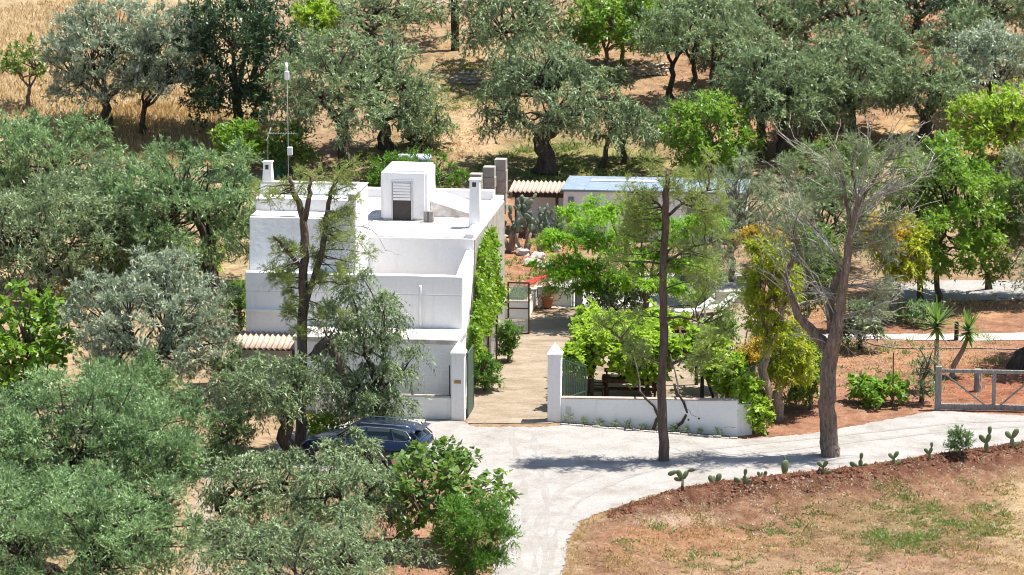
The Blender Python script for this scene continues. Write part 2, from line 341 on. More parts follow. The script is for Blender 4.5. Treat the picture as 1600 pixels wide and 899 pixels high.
def groundmat():
    m, t, b = newmat('soil_and_stubble')
    at = nd(t, 'ShaderNodeAttribute', attribute_name='soil'); tc = nd(t, 'ShaderNodeTexCoord')
    def mul(src, other):
        mx = nd(t, 'ShaderNodeMix', data_type='RGBA', blend_type='MULTIPLY'); mx.inputs[0].default_value = 1; t.links.new(src, mx.inputs[6]); t.links.new(other, mx.inputs[7]); return mx.outputs[2]
    n1 = nd(t, 'ShaderNodeTexNoise', Scale=.9, Detail=9.0, Roughness=.72); t.links.new(tc.outputs['Object'], n1.inputs['Vector'])
    r1 = ramp(t, n1.outputs['Fac'], [(.32, (.52, .42, .36)), (.48, (.95, .93, .92)), (.68, (1.35, 1.32, 1.26))])
    n2 = nd(t, 'ShaderNodeTexNoise', Scale=7.0, Detail=6.0, Roughness=.8); t.links.new(tc.outputs['Object'], n2.inputs['Vector'])
    r2 = ramp(t, n2.outputs['Fac'], [(.3, (.62, .58, .55)), (.55, (1.05, 1.05, 1.05)), (.75, (1.5, 1.5, 1.5))])
    c = mul(mul(at.outputs['Color'], r1.outputs[0]), r2.outputs[0])
    n4 = nd(t, 'ShaderNodeTexNoise', Scale=17.0, Detail=5.0, Roughness=.75); t.links.new(tc.outputs['Object'], n4.inputs['Vector'])   # straw and crumbs
    r4 = ramp(t, n4.outputs['Fac'], [(.36, (.75, .75, .75)), (.46, (0, 0, 0)), (.54, (0, 0, 0)), (.62, (.85, .85, .85))])
    n5 = nd(t, 'ShaderNodeTexNoise', Scale=2.3, Detail=6.0, Roughness=.7); t.links.new(tc.outputs['Object'], n5.inputs['Vector'])
    r5 = ramp(t, n5.outputs['Fac'], [(.4, (.10, .05, .03)), (.5, (.24, .165, .10)), (.6, (.50, .40, .27))])
    mx = nd(t, 'ShaderNodeMix', data_type='RGBA'); t.links.new(r4.outputs[0], mx.inputs[0]); t.links.new(c, mx.inputs[6]); t.links.new(r5.outputs[0], mx.inputs[7]); c = mx.outputs[2]
    t.links.new(c, b.inputs['Base Color']); b.inputs['Roughness'].default_value = .95; b.inputs['Specular IOR Level'].default_value = .1
    n3 = nd(t, 'ShaderNodeTexNoise', Scale=11.0, Detail=7.0, Roughness=.75); t.links.new(tc.outputs['Object'], n3.inputs['Vector'])
    bp = nd(t, 'ShaderNodeBump', Strength=.7, Distance=.1); t.links.new(n3.outputs['Fac'], bp.inputs['Height']); t.links.new(bp.outputs[0], b.inputs['Normal'])
    return m
ground = struct(put('ground', me, groundmat()))
# ---------------------------------------------------------------- gravel road, paved courtyard, paths: sheets on the flat
def sheetmat(name, stops, sc, fine, bump, warp=None, tracks=False):
    m, t, b = newmat(name); tc = nd(t, 'ShaderNodeTexCoord'); mp = nd(t, 'ShaderNodeMapping')
    if warp: mp.inputs['Scale'].default_value = warp
    t.links.new(tc.outputs['Object'], mp.inputs[0])
    n1 = nd(t, 'ShaderNodeTexNoise', Scale=sc, Detail=9.0, Roughness=.7); t.links.new(mp.outputs[0], n1.inputs['Vector'])
    r1 = ramp(t, n1.outputs['Fac'], stops)
    n2 = nd(t, 'ShaderNodeTexNoise', Scale=fine, Detail=4.0, Roughness=.8); t.links.new(tc.outputs['Object'], n2.inputs['Vector'])
    r2 = ramp(t, n2.outputs['Fac'], [(.3, (.74, .73, .72)), (.52, (1, 1, 1)), (.7, (1.08, 1.08, 1.08))])
    mx = nd(t, 'ShaderNodeMix', data_type='RGBA', blend_type='MULTIPLY'); mx.inputs[0].default_value = 1; t.links.new(r1.outputs[0], mx.inputs[6]); t.links.new(r2.outputs[0], mx.inputs[7])
    t.links.new(mx.outputs[2], b.inputs['Base Color']); b.inputs['Roughness'].default_value = .95; b.inputs['Specular IOR Level'].default_value = .1
    bp = nd(t, 'ShaderNodeBump', Strength=bump, Distance=.05); t.links.new(n2.outputs['Fac'], bp.inputs['Height']); t.links.new(bp.outputs[0], b.inputs['Normal'])
    return m
M['gravel'] = sheetmat('white_limestone_gravel', [(.27, (.23, .19, .155)), (.40, (.295, .272, .248)), (.52, (.345, .328, .31)), (.7, (.375, .363, .35))], .7, 16, .6)
M['court'] = sheetmat('beige_screed', [(.32, (.165, .125, .088)), (.45, (.255, .20, .146)), (.64, (.34, .28, .218))], .55, 9, .3, (.8, 1.6, 1))
M['paving'] = sheetmat('pale_stone_paving', [(.3, (.34, .305, .27)), (.5, (.41, .385, .36)), (.7, (.45, .43, .41))], 1.6, 6, .4)
def ragged(px, z, amp, rng, step=.25):
    P = np.array([atz(x, y, z)[:2] for x, y in px]); out = []
    for i in range(len(P)):
        a, b_ = P[i], P[(i + 1) % len(P)]; n = max(1, int(np.linalg.norm(b_ - a) / step)); q = a + (b_ - a) * (np.arange(n) / n)[:, None]
        out.append(q + rng.normal(0, amp, q.shape) * (np.arange(n) > 0)[:, None])
    return np.concatenate(out)
def sheet(name, px, z, mat, amp, seed, step=.25):
    rng = np.random.default_rng(seed); P = ragged(px, 0, amp, rng, step); bm = bmesh.new()
    vs = [bm.verts.new((*q, z)) for q in P]; es = [bm.edges.new((vs[i], vs[(i + 1) % len(vs)])) for i in range(len(vs))]
    bmesh.ops.triangle_fill(bm, use_beauty=True, use_dissolve=False, edges=es)
    for f in bm.faces:
        if f.normal.z < 0: f.normal_flip()
    m_ = bpy.data.meshes.new(name); bm.to_mesh(m_); bm.free(); return struct(put(name, m_, mat))
road_px = [(430, 700), (475, 662), (560, 658), (650, 654), (727, 660), (742, 668), (858, 668), (884, 664), (1000, 674), (1100, 684), (1165, 687), (1230, 682), (1290, 675), (1380, 658), (1440, 646), (1466, 643), (1600, 650), (1800, 656),
           (1800, 664), (1600, 690), (1540, 700), (1450, 712), (1390, 722), (1300, 735), (1230, 741), (1150, 750), (1080, 760), (1020, 774), (952, 797), (905, 815), (886, 850), (879, 899), (876, 970),
           (742, 970), (770, 890), (786, 830), (775, 780), (735, 750), (690, 728), (640, 736), (520, 742), (440, 730)]
sheet('road', road_px, .018, 'gravel', .05, 1, .13)
sheet('courtyard', [(729, 662), (858, 663), (888, 655), (1000, 664), (1146, 676), (1178, 560), (1188, 482), (1164, 474), (1040, 482), (905, 488), (835, 492), (780, 506), (756, 560), (738, 625)], .026, 'court', .03, 2, .3)
sheet('patio', [(846, 481), (905, 486), (1040, 480), (1164, 472), (1186, 470), (1190, 398), (1100, 384), (1000, 388), (908, 418), (862, 432)], .034, 'paving', .06, 3, .3)
sheet('gravel_terrace', [(1385, 482), (1470, 474), (1560, 468), (1720, 466), (1720, 428), (1590, 430), (1480, 432), (1390, 446)], .02, 'gravel', .18, 4, .2)
sheet('path', [(1230, 529), (1380, 531), (1500, 533), (1720, 531), (1720, 519), (1500, 522), (1380, 523), (1230, 522)], .02, 'paving', .04, 5, .3)
sheet('farm_track', [(300, 790), (338, 690), (352, 620), (366, 610), (372, 640), (358, 720), (340, 800), (330, 899), (300, 899)], .015, 'court', .12, 6, .2)
# ---------------------------------------------------------------- ground cover that nobody could count
def scatter(n, region, rng):
    """n points on the ground inside photo rectangle/ellipse (cx, cy, rx, ry)"""
    cx, cy, rx, ry = region; r = np.sqrt(rng.uniform(0, 1, n)); a = rng.uniform(0, 2 * math.pi, n)
    x, y = cx + rx * r * np.cos(a), cy + ry * r * np.sin(a); base = gp(cx, cy); out = np.zeros((n, 3))
    lo, hi = np.full(n, 60.0), np.full(n, 400.0); rays = FW + RT * ((x - 800) / FPX)[:, None] + UP * ((449.5 - y) / FPX)[:, None]
    for _ in range(26):
        mid = (lo + hi) / 2; P = CAM + rays * mid[:, None]; above = P[:, 2] > terrain(P[:, 0], P[:, 1]); lo = np.where(above, mid, lo); hi = np.where(above, hi, mid)
    return CAM + rays * lo[:, None]
def clumpy(P, rng, f=.8, keep=.0):
    m = hn(P[:, 0], P[:, 1], f, 2.0) + .5 * hn(P[:, 0], P[:, 1], f * 2.7, 1.0) + rng.normal(0, .4, len(P)) > keep; return P[m]
def blades(name, regs, h, wd, mat, seed, lean=.5, label=None, cat=None, keep=-9, drop=None):
    rng = np.random.default_rng(seed); Ps = [scatter(n, r, rng) for n, r in regs]; P = np.concatenate(Ps)
    if keep > -5: P = clumpy(P, rng, .8, keep)
    if drop is not None: P = P[drop(P)]
    n = len(P); A = unit(np.stack([rng.normal(0, lean, n), rng.normal(0, lean, n), np.ones(n)], 1)); L = rng.uniform(.5, 1.2, n) * h
    o = quads(name, leafquads(P - np.array([0, 0, .03]), A, L, wd * rng.uniform(.6, 1.4, n), rng), rng.uniform(0, 1, n), mat); stuff(o)
    return tag(o, label, cat)
def tufts(name, regs, h, wd, mat, seed, lean, label, cat, drop=None):
    rng = np.random.default_rng(seed); P = np.concatenate([clumpy(scatter(n * 2, r, rng), rng, .9, .2)[:n] for n, r in regs])
    if drop is not None: P = P[drop(P)]
    n = len(P); sz = rng.lognormal(0, .45, n); k = 16; Q = np.repeat(P, k, 0); s = np.repeat(sz, k); off = rng.normal(0, .11, (n * k, 2)) * s[:, None]; Q[:, :2] += off; Q[:, 2] = terrain(Q[:, 0], Q[:, 1])
    A = unit(np.concatenate([off * 6 + rng.normal(0, lean, (n * k, 2)), np.ones((n * k, 1))], 1)); L = h * s * rng.uniform(.5, 1.2, n * k)
    V = leafquads(Q - np.array([0, 0, .03]), A, L, wd * rng.uniform(.6, 1.4, n * k), rng, .5, True); ti = np.repeat(rng.uniform(.1, .9, n), k) + rng.normal(0, .15, n * k)
    return tag(stuff(quads(name, V, ti, mat)), label, cat)
blades('dry_grass', [(15000, (120, 110, 230, 110)), (9000, (250, 215, 190, 50)), (1500, (125, 455, 40, 28))], .42, .045, 'drygrass', 11, .45, 'golden dry grass covering the slope at upper left', 'grass')
blades('straw_stubble', [(9000, (1590, 830, 110, 90)), (11000, (1250, 895, 380, 70)), (9000, (1300, 800, 330, 70)), (7000, (1000, 850, 130, 60))], .15, .026, 'drygrass', 12, .9, 'pale straw stubble over the field below the gravel road', 'stubble', -.1, lambda P: edge_dist(P[:, 0], P[:, 1]) > 1.2)
blades('orchard_straw', [(7000, (740, 190, 130, 90)), (3000, (960, 150, 180, 60)), (4000, (1500, 215, 150, 40)), (3000, (1420, 485, 180, 22)), (2000, (1400, 560, 170, 25)), (1500, (720, 70, 40, 50))], .2, .04, 'drygrass', 13, .9, 'pale straw lying on the red soil under the orchard trees', 'straw', .0)
tufts('field_weeds', [(560, (1405, 815, 180, 42)), (480, (1180, 845, 290, 55)), (70, (1040, 805, 70, 28)), (200, (1450, 770, 170, 30)), (200, (1480, 850, 140, 45))], .11, .07, 'weed', 14, .5, 'low green weeds in patches over the field', 'weeds', lambda P: edge_dist(P[:, 0], P[:, 1]) > 1.4)
tufts('orchard_weeds', [(420, (880, 258, 150, 34)), (240, (700, 160, 110, 60)), (180, (640, 255, 90, 30)), (160, (780, 100, 60, 70)), (120, (1500, 235, 130, 30)), (90, (800, 425, 50, 30)), (120, (1400, 560, 170, 60))], .22, .08, 'weed', 15, .5, 'green weeds growing between the orchard trees', 'weeds')
def pebbles(name, regs, size, mat, seed, label, drop=None):
    rng = np.random.default_rng(seed); P = np.concatenate([scatter(n, r, rng) for n, r in regs])
    if drop is not None: P = P[drop(P)]
    V, Fc = [], []; base = np.array([(1, 0, -.3), (-.5, .87, -.3), (-.5, -.87, -.3), (.2, .1, .8)]); tri = [(0, 1, 2), (0, 2, 3), (0, 3, 1), (1, 3, 2)]
    for i, p in enumerate(P):
        a = rng.uniform(0, 6.28); c, s = math.cos(a), math.sin(a); k = size * rng.uniform(.5, 1.6); q = base * k * rng.uniform(.7, 1.3, (4, 3)); q = np.stack([q[:, 0] * c - q[:, 1] * s, q[:, 0] * s + q[:, 1] * c, q[:, 2]], 1) + p
        V.extend(map(tuple, q.tolist())); Fc.extend([tuple(4 * i + j for j in f) for f in tri])
    m_ = bpy.data.meshes.new(name); m_.from_pydata(V, [], Fc); o = stuff(put(name, m_, mat)); return tag(o, label, 'stones')
pebbles('field_stones', [(1500, (1250, 830, 360, 80)), (500, (1350, 745, 260, 40))], .032, 'pebble', 21, 'small pale stones strewn over the field and its bank', lambda P: edge_dist(P[:, 0], P[:, 1]) > .25)
pebbles('orchard_stones', [(1500, (1420, 575, 190, 90)), (1500, (820, 170, 220, 100)), (500, (640, 840, 70, 50)), (400, (825, 390, 50, 40))], .036, 'pebble', 22, 'small pale stones strewn on the red orchard soil')
def clods(name, n, seed):
    rng = np.random.default_rng(seed); t = rng.uniform(0, 1, n * 3); seg = EDGE[4:]; cum = np.concatenate([[0], np.cumsum(np.linalg.norm(np.diff(seg, axis=0), axis=1))])
    d = t * cum[-1]; x = np.interp(d, cum, seg[:, 0]); y = np.interp(d, cum, seg[:, 1]) - np.abs(rng.normal(0, .62, len(t))); P = np.stack([x, y, terrain(x, y)], 1)[:n]; return P
def soilclods():
    rng = np.random.default_rng(31); P = clods('x', 3000, 30); V, Fc = [], []
    base = np.array([(1, 0, 0), (0, 1, 0), (-1, 0, 0), (0, -1, 0), (0, 0, .8), (0, 0, -.8)]); tri = [(0, 1, 4), (1, 2, 4), (2, 3, 4), (3, 0, 4), (1, 0, 5), (2, 1, 5), (3, 2, 5), (0, 3, 5)]
    for i, p in enumerate(P):
        k = .042 * rng.lognormal(0, .5); q = base * k * rng.uniform(.6, 1.4, (6, 3)) + p + rng.normal(0, .02, 3); V.extend(map(tuple, q.tolist())); Fc.extend([tuple(6 * i + j for j in f) for f in tri])
    m_ = bpy.data.meshes.new('soil_clods'); m_.from_pydata(V, [], Fc); tag(stuff(put('soil_clods', m_, M['clod'])), 'loose red-brown clods of soil on the bank below the road', 'soil')
M['clod'] = solid('red_clod', (.085, .032, .019), (.235, .10, .060), 3, .95, .4, 14)
soilclods()

def litter():
    rng = np.random.default_rng(33); P = clods('x', 9000, 34); n = len(P); A = unit(np.stack([rng.normal(0, 1, n), rng.normal(0, 1, n), rng.normal(.15, .35, n)], 1))
    tag(stuff(quads('bank_litter', leafquads(P + [0, 0, .02], A, rng.uniform(.08, .22, n), .03, rng, .3, True), rng.uniform(0, 1, n), 'mulch')), 'dry brown plant litter lying on the red bank', 'litter')
litter()
pebbles('road_stones', [(900, (830, 780, 90, 110)), (900, (1150, 710, 300, 35)), (500, (700, 690, 120, 30))], .02, 'pebble', 23, 'loose little stones on the white gravel road', lambda P: (edge_dist(P[:, 0], P[:, 1]) < 0))

M['track'] = sheetmat('wheel_worn_gravel', [(.27, (.22, .185, .15)), (.42, (.29, .268, .245)), (.7, (.345, .332, .318))], 1.1, 16, .5)
def track(px, wd, z, seed):
    rng = np.random.default_rng(seed); P = np.array([atz(*q)[:2] for q in px]); P, _ = finer0(P); T = np.gradient(P, axis=0); N = np.stack([-T[:, 1], T[:, 0]], 1) / np.linalg.norm(T, axis=1)[:, None]; m = MB()
    w = wd * (.5 + .5 * np.clip(hn(P[:, 0], P[:, 1], 1.7) + .4, -.6, 1)) + rng.normal(0, .02, len(P)); w[0] = w[-1] = .01
    V = np.concatenate([P + N * w[:, None] / 2, P - N * w[:, None] / 2]); n = len(P)
    m.add([(*q, z) for q in V], [(i, i + n, i + n + 1, i + 1) for i in range(n - 1)]); struct(m.build('wheel_track', 'track'))
def finer0(P, step=.22):
    d = np.concatenate([[0], np.cumsum(np.linalg.norm(np.diff(P, axis=0), axis=1))]); t = np.arange(0, d[-1], step)
    from_ = [np.interp(t, d, P[:, i]) for i in range(2)]; k = np.ones(9) / 9; out = []
    for f in from_: out.append(np.convolve(np.pad(f, 4, 'edge'), k, 'valid'))
    return np.stack(out, 1), t
track([(800, 950), (812, 870), (822, 800), (818, 750), (806, 710), (798, 672)], .30, .0225, 1); track([(848, 950), (852, 870), (856, 805), (850, 755), (838, 712), (832, 674)], .28, .0225, 2)
track([(858, 900), (868, 830), (905, 782), (980, 745), (1100, 718), (1300, 696), (1500, 672), (1750, 660)], .28, .0245, 3); track([(835, 900), (838, 815), (880, 762), (960, 728), (1090, 704), (1290, 684), (1500, 661), (1750, 654)], .26, .0245, 4)

def field_litter():
    rng = np.random.default_rng(36); P = np.concatenate([scatter(9000, (1250, 840, 400, 90), rng), scatter(2500, (1420, 580, 200, 90), rng)]); P = P[(edge_dist(P[:, 0], P[:, 1]) > .1) | (P[:, 1] > 1.5)]; n = len(P)
    A = unit(np.stack([rng.normal(0, 1, n), rng.normal(0, 1, n), rng.normal(.2, .4, n)], 1)); tag(stuff(quads('ground_litter', leafquads(P + [0, 0, .01], A, rng.uniform(.06, .16, n), .03, rng, .3, True), rng.uniform(0, .7, n), 'mulch')), 'brown crumbs and dead stalks on the bare soil', 'litter')
field_litter()
def fringe():
    rng = np.random.default_rng(37); seg = EDGE[:6]; cum = np.concatenate([[0], np.cumsum(np.linalg.norm(np.diff(seg, axis=0), axis=1))]); d = rng.uniform(0, cum[-1], 5000); x = np.interp(d, cum, seg[:, 0]); y = np.interp(d, cum, seg[:, 1]); o = np.abs(rng.normal(0, .9, 5000)) * (.6 + .4 * hn(d, d * 0, 1.3)) + .25 * hn(d, d * 0 + 3, 4.1); x = x + o * .8 - .05; y = y - o * .3
    P = np.stack([x, y, terrain(x, y)], 1); A = unit(np.stack([rng.normal(0, 1, 5000), rng.normal(0, 1, 5000), np.ones(5000)], 1)); tag(stuff(quads('roadside_grass', leafquads(P - [0, 0, .02], A, rng.uniform(.05, .15, 5000), .025, rng, 0, True), rng.uniform(0, .8, 5000), 'drygrass')), 'fringe of dry grass along the bend of the gravel road', 'grass')
fringe()
# ---------------------------------------------------------------- the white farmhouse (local axes: x along the front, y into the depth)
TH = R_(7.0); HO = atz(716, 655)
house = thing('farmhouse', 'white limewashed flat-roofed farmhouse with stepped blocks and roof hut', 'house', HO, -TH)
UR = -.17
MB().box((-6.3, .55, 0), (-.04, 2.52, 2.74)).build('front_wing', 'white', house, .03)
MB().box((-6.36, .46, 2.742), (.0, 2.5, 2.93)).build('wing_roof', 'roofwhite', house, .03)
MB().box((-8.56, 2.5, 0), (UR, 5.62, 4.22)).build('middle_block', 'white', house, .03)
b = MB(); b.box((-8.56, 2.48, 4.222), (UR + .01, 2.78, 4.96)); b.build('front_parapet', 'white', house, .03)
MB().hexa([(UR - .28, 2.785, 4.222), (UR + .012, 2.785, 4.222), (UR + .012, 5.6, 4.222), (UR - .28, 5.6, 4.222), (UR - .28, 2.785, 4.98), (UR + .012, 2.785, 4.98), (UR + .012, 5.6, 5.42), (UR - .28, 5.6, 5.42)]).build('side_parapet', 'white', house, .025)
MB().box((-8.6, 2.40, 3.42), (-6.4, 2.498, 3.50)).build('string_course', 'white', house, .015)
# tower: stepped interior behind a tall side parapet
TU = -4.3
MB().hexa([(-8.5, 2.80, 4.225), (TU - .3, 2.80, 4.225), (TU - .3, 4.35, 4.225), (-8.5, 4.35, 4.225), (-8.5, 3.22, 6.98), (TU - .3, 3.22, 6.98), (TU - .3, 4.35, 6.98), (-8.5, 4.35, 6.98)]).build('tower_front', 'white', house, .04)  # backward lean added so the front catches grazing sun and looks brighter
MB().box((-8.5, 4.352, 4.225), (TU - .3, 5.25, 7.52)).build('tower_step', 'white', house, .04)
MB().box((-8.5, 5.252, 4.225), (TU - .3, 5.60, 7.96)).build('tower_back_parapet', 'white', house, .04)
MB().box((TU - .298, 2.79, 4.225), (TU, 5.598, 7.95)).build('tower_side_parapet', 'white', house, .04)
MB().box((-8.53, 5.24, 7.962), (TU - .31, 5.64, 8.0)).build('coping', 'roofwhite', house, .012)
MB().box((TU - .33, 2.76, 7.952), (TU + .03, 5.64, 7.99)).build('coping', 'roofwhite', house, .012)
# main block with its roof terrace
MB().box((-8.5, 5.625, 0), (UR, 15.0, 5.86)).build('main_block', 'white', house, .03)
MB().box((UR - .36, 5.66, 5.863), (UR + .012, 15.02, 6.05)).build('roof_kerb', 'white', house, .03)
MB().box((-8.5, 14.7, 5.863), (UR - .362, 15.02, 6.28)).build('back_parapet', 'white', house, .03)
MB().box((UR + .002, 5.7, 0), (UR + .045, 15.0, 5.80)).build('stone_side_wall', 'stone', house, .01)
def slabs(name, u0, u1, v0, v1, z, su, sv, seed, slope=0.0, mat='roofwhite'):
    rng = random.Random(seed); m = MB(); v = v0
    while v < v1 - .05:
        u = u0 - rng.uniform(0, su); h = sv * rng.uniform(.85, 1.15)
        while u < u1:
            wd = su * rng.uniform(.7, 1.3); a, c = max(u, u0), min(u + wd - .02, u1)
            if c - a > .06:
                dz = rng.uniform(0, .022); zz = z + slope * (v - v0)
                m.hexa([(a, v, zz - .02), (c, v, zz - .02), (c, min(v + h - .02, v1), zz - .02), (a, min(v + h - .02, v1), zz - .02), (a, v, zz + .012 + dz), (c, v, zz + .012 + dz * .6), (c, min(v + h - .02, v1), zz + .012 + rng.uniform(0, .02)), (a, min(v + h - .02, v1), zz + .012 + rng.uniform(0, .02))])
            u += wd
        v += h
    return stuff(m.build(name, mat, house))
slabs('roof_slabs', TU - 3.9, UR - .37, 5.66, 14.68, 5.865, .62, .42, 1)
slabs('tower_roof_slabs', -8.45, TU - .32, 3.26, 4.34, 6.985, .5, .36, 2, .02)
slabs('terrace_slabs', TU + .02, UR - .3, 2.80, 5.60, 4.225, .5, .4, 3, 0.0, 'stone')  # floor out of view; grey chosen to cut light bounced onto the main wall
# roof hut over the stairs
hut = MB().box((-4.41, 9.3, 5.868), (-2.55, 11.8, 7.88)).build('stair_hut', 'white', house, .09, False, 3)
MB().box((-4.0, 9.285, 7.46), (-3.05, 9.33, 7.53)).build('lintel', 'white', hut, .01)
dr = MB().box((-3.93, 9.275, 5.90), (-3.16, 9.296, 7.44)).build('door', 'dark', house)
b = MB(); b.box((-3.97, 9.24, 5.90), (-3.92, 9.30, 7.46)); b.box((-3.17, 9.24, 5.90), (-3.12, 9.30, 7.46)); b.box((-3.918, 9.24, 7.41), (-3.172, 9.30, 7.46)); b.build('frame', 'galv', dr)
for i in range(6): MB().box((-3.90, 9.245, 6.70 + i * .118), (-3.19, 9.272, 6.80 + i * .118)).build('slat', 'whitepaint', dr, .006)
# sloping stair roof right of the hut
MB().hexa([(-2.545, 10.2, 5.868), (-.56, 10.2, 5.868), (-.56, 12.6, 5.868), (-2.545, 12.6, 5.868), (-2.545, 10.2, 6.55), (-.56, 10.2, 5.95), (-.56, 12.6, 5.97), (-2.545, 12.6, 6.62)]).build('sloping_roof', 'roofwhite', house, .02)
def chimney(name, u, v, z0, z1, w, top):
    r = w / 2; m = MB(); a = [(-r * 1.12, -r * 1.12), (r * 1.12, -r * 1.12), (r * 1.12, r * 1.12), (-r * 1.12, r * 1.12)]
    m.hexa([(u + x, v + y, z0) for x, y in a] + [(u + x * .8, v + y * .8, z1) for x, y in a])
    c = m.build(name, 'white', house, .02)
    MB().box((u - r * 1.08, v - r * 1.08, z1 + .003), (u + r * 1.08, v + r * 1.08, z1 + .07)).build('chimney_cap', 'white', c, .01)
    MB().box((u - r * .42, v - r * .945, z1 - .24), (u + r * .3, v - r * .85, z1 - .06)).build('flue_opening', 'dark', c)
    return c
chimney('chimney', -.42, 8.0, 5.87, 7.78, .43, 1)
chimney('chimney', -8.2, 5.42, 8.0, 8.72, .36, 1)
# things fixed to the front
d = MB().tube([(-1.78, 2.44, 3.0), (-1.78, 2.44, 4.52), (-1.78, 2.47, 4.58)], .055, 8).build('drain_pipe', 'whitepaint', house, 0, True)
a = np.arange(16) * 2 * math.pi / 16
m = MB(); m.add([(-1.78 + .13 * math.cos(t), .54, 2.36 + .13 * math.sin(t)) for t in a] + [(-1.78 + .09 * math.cos(t), .45, 2.36 + .09 * math.sin(t)) for t in a], [(i, (i + 1) % 16, 16 + (i + 1) % 16, 16 + i) for i in range(16)] + [tuple(range(16, 32))]); m.build('wall_lamp', 'galv', house)
# corrugated porch roof on the left
def corrugated(name, p0, ex, ey, n, amp, mat, parent, th=.02):
    p0, ex, ey = map(Vector, (p0, ex, ey)); up = ex.cross(ey).normalized(); m = MB(); V = []; k = n * 6
    for j in range(2):
        for i in range(k + 1): V.append(p0 + ex * (i / k) + ey * j + up * (amp * math.cos(i / 6 * 2 * math.pi)))
    V += [q - up * th for q in V]; h = 2 * (k + 1); Fc = []
    for i in range(k):
        Fc += [(i, i + 1, k + 2 + i, k + 1 + i), (h + i, h + k + 1 + i, h + k + 2 + i, h + i + 1), (i, h + i, h + i + 1, i + 1), (k + 1 + i, k + 2 + i, h + k + 2 + i, h + k + 1 + i)]
    m.add(V, Fc); return m.build(name, mat, parent, 0, True)
porch = corrugated('porch_roof', (-8.75, 1.0, 2.28), (2.35, 0, .0), (0, 1.5, .34), 11, .045, 'tile', house)
for u in (-8.6, -6.5): MB().box((u, 1.06, 0), (u + .1, 1.16, 2.2)).build('porch_post', 'wood', house)
MB().box((-8.7, 1.06, 2.205), (-6.4, 1.16, 2.285)).build('porch_beam', 'wood', house)
# creeper on the side wall
rng = np.random.default_rng(77); n = 8000
vv = rng.uniform(2.9, 11.2, n * 3); top = np.interp(vv, [2.9, 4.5, 6.0, 8.5, 10.2, 11.2], [2.9, 3.3, 5.2, 5.7, 5.0, 2.6]) + .3 * hn(vv, vv * 0, 3.0); lo = np.interp(vv, [2.9, 5, 8, 11.2], [1.9, 1.5, 1.9, 2.4]) + .3 * hn(vv, vv * 0 + 2, 2.3)
zz = lo + (top - lo) * rng.uniform(0, 1, n * 3) ; dens = hn(vv, zz, 1.9, .5) + rng.normal(0, .35, n * 3) > .0
vv, zz = vv[dens][:n], zz[dens][:n]; uu = UR + .06 + np.abs(rng.normal(0, .16, len(vv))) + .12 * (hn(vv, zz, 2.6) > 0)
P = np.stack([uu, vv, zz], 1); A = unit(rng.normal(0, .6, P.shape) + np.array([.5, -.3, -.6]))
ivy = thing('climbing_creeper', 'bright green creeper hanging down the side wall of the white house', 'creeper', HO, -TH)
quads('foliage', leafquads(P, A, rng.uniform(.11, .2, len(P)), rng.uniform(.08, .14, len(P)), rng), np.clip(.5 + .35 * hn(vv, zz, 1.5) + rng.normal(0, .22, len(P)), 0, 1), 'ivy', ivy)
m = MB()
for q in (4.6, 7.2, 9.4):
    pts = [(UR + .08 + .02 * math.sin(k), q + .25 * math.sin(k * 1.3 + q), .02 + k * .62) for k in range(9)]; m.tube(pts, np.linspace(.05, .015, 9), 6)
m.build('stem', 'figbark', ivy, 0, True)
# things on the roof
def hpt(u, v, z=0.0):
    c, s = math.cos(TH), math.sin(TH); return np.array([HO[0] + u * c + v * s, HO[1] - u * s + v * c, z])
t = thing('roof_crate', 'small weathered wooden box standing upright on the white roof', 'box', hpt(-2.42, 9.0, 5.9), -TH)
MB().box((-.19, -.16, 0), (.19, .16, .44)).build('body', 'greywood', t, .01); MB().box((-.02, -.165, .02), (.01, -.155, .42)).build('seam', 'darkwood', t)
t = thing('ladder', 'white folded ladder frame lying on the roof beside the tower', 'ladder', hpt(-4.0, 10.9, 5.9), -TH)
for k, (q0, q1) in enumerate([((-.35, -.5, .05), (.35, .5, .42)), ((-.05, -.6, .05), (.62, .35, .42))]): MB().bar(q0, q1, .06).build('rail', 'whitepaint', t)
for k in range(4): f = k / 3; MB().bar((-.35 + .7 * f, -.5 + f, .05 + .37 * f), (-.05 + .67 * f, -.6 + .95 * f, .05 + .37 * f), .045).build('rung', 'whitepaint', t)
# masts behind the house
def mast(px, top, Y, name, label):
    a = aty(px, 290, Y); z1 = aty(px, top, Y)[2]; g = float(terrain(a[0], Y)); t = thing(name, label, 'mast', (a[0], Y, g)); return t, z1 - g
t, h = mast(451, 112, 19.2, 'antenna_mast', 'tall thin grey mast with white boxes behind the white house')
MB().tube([(0, 0, 0), (0, 0, h)], [.022, .015], 8).build('pole', 'greyiron', t, 0, True)
MB().box((-.11, -.12, h - .35), (.09, .06, h + .02)).build('aerial_box', 'whitepaint', t, .02); MB().tube([(-.03, -.03, h + .02), (-.03, -.03, h + .38)], [.075, .05], 10).build('radome', 'whitepaint', t, 0, True)
MB().box((-.03, -.16, h - 3.6), (.19, .05, h - 3.25)).build('junction_box', 'whitepaint', t, .02)
c = hpt(-8.2, 5.42, 8.8); t = thing('television_aerial', 'comb-like television aerial on a short pole above the left chimney', 'aerial', c)
h = aty(400, 206, c[1])[2] - 8.8; MB().tube([(0, 0, 0), (0, 0, h)], .015, 6).build('pole', 'greyiron', t)
MB().tube([(-.1, 0, h - .06), (1.12, .1, h - .08)], .011, 6).build('boom', 'greyiron', t)
for k in range(11): x = .02 + k * .1; MB().bar((x, -.22, h - .07), (x, .28, h - .07), .010).build('element', 'greyiron', t)
MB().bar((-.02, -.3, h - .3), (.12, .3, h + .12), .02).build('reflector', 'galv', t); MB().bar((-.02, .3, h - .3), (.12, -.3, h + .12), .02).build('reflector', 'galv', t)
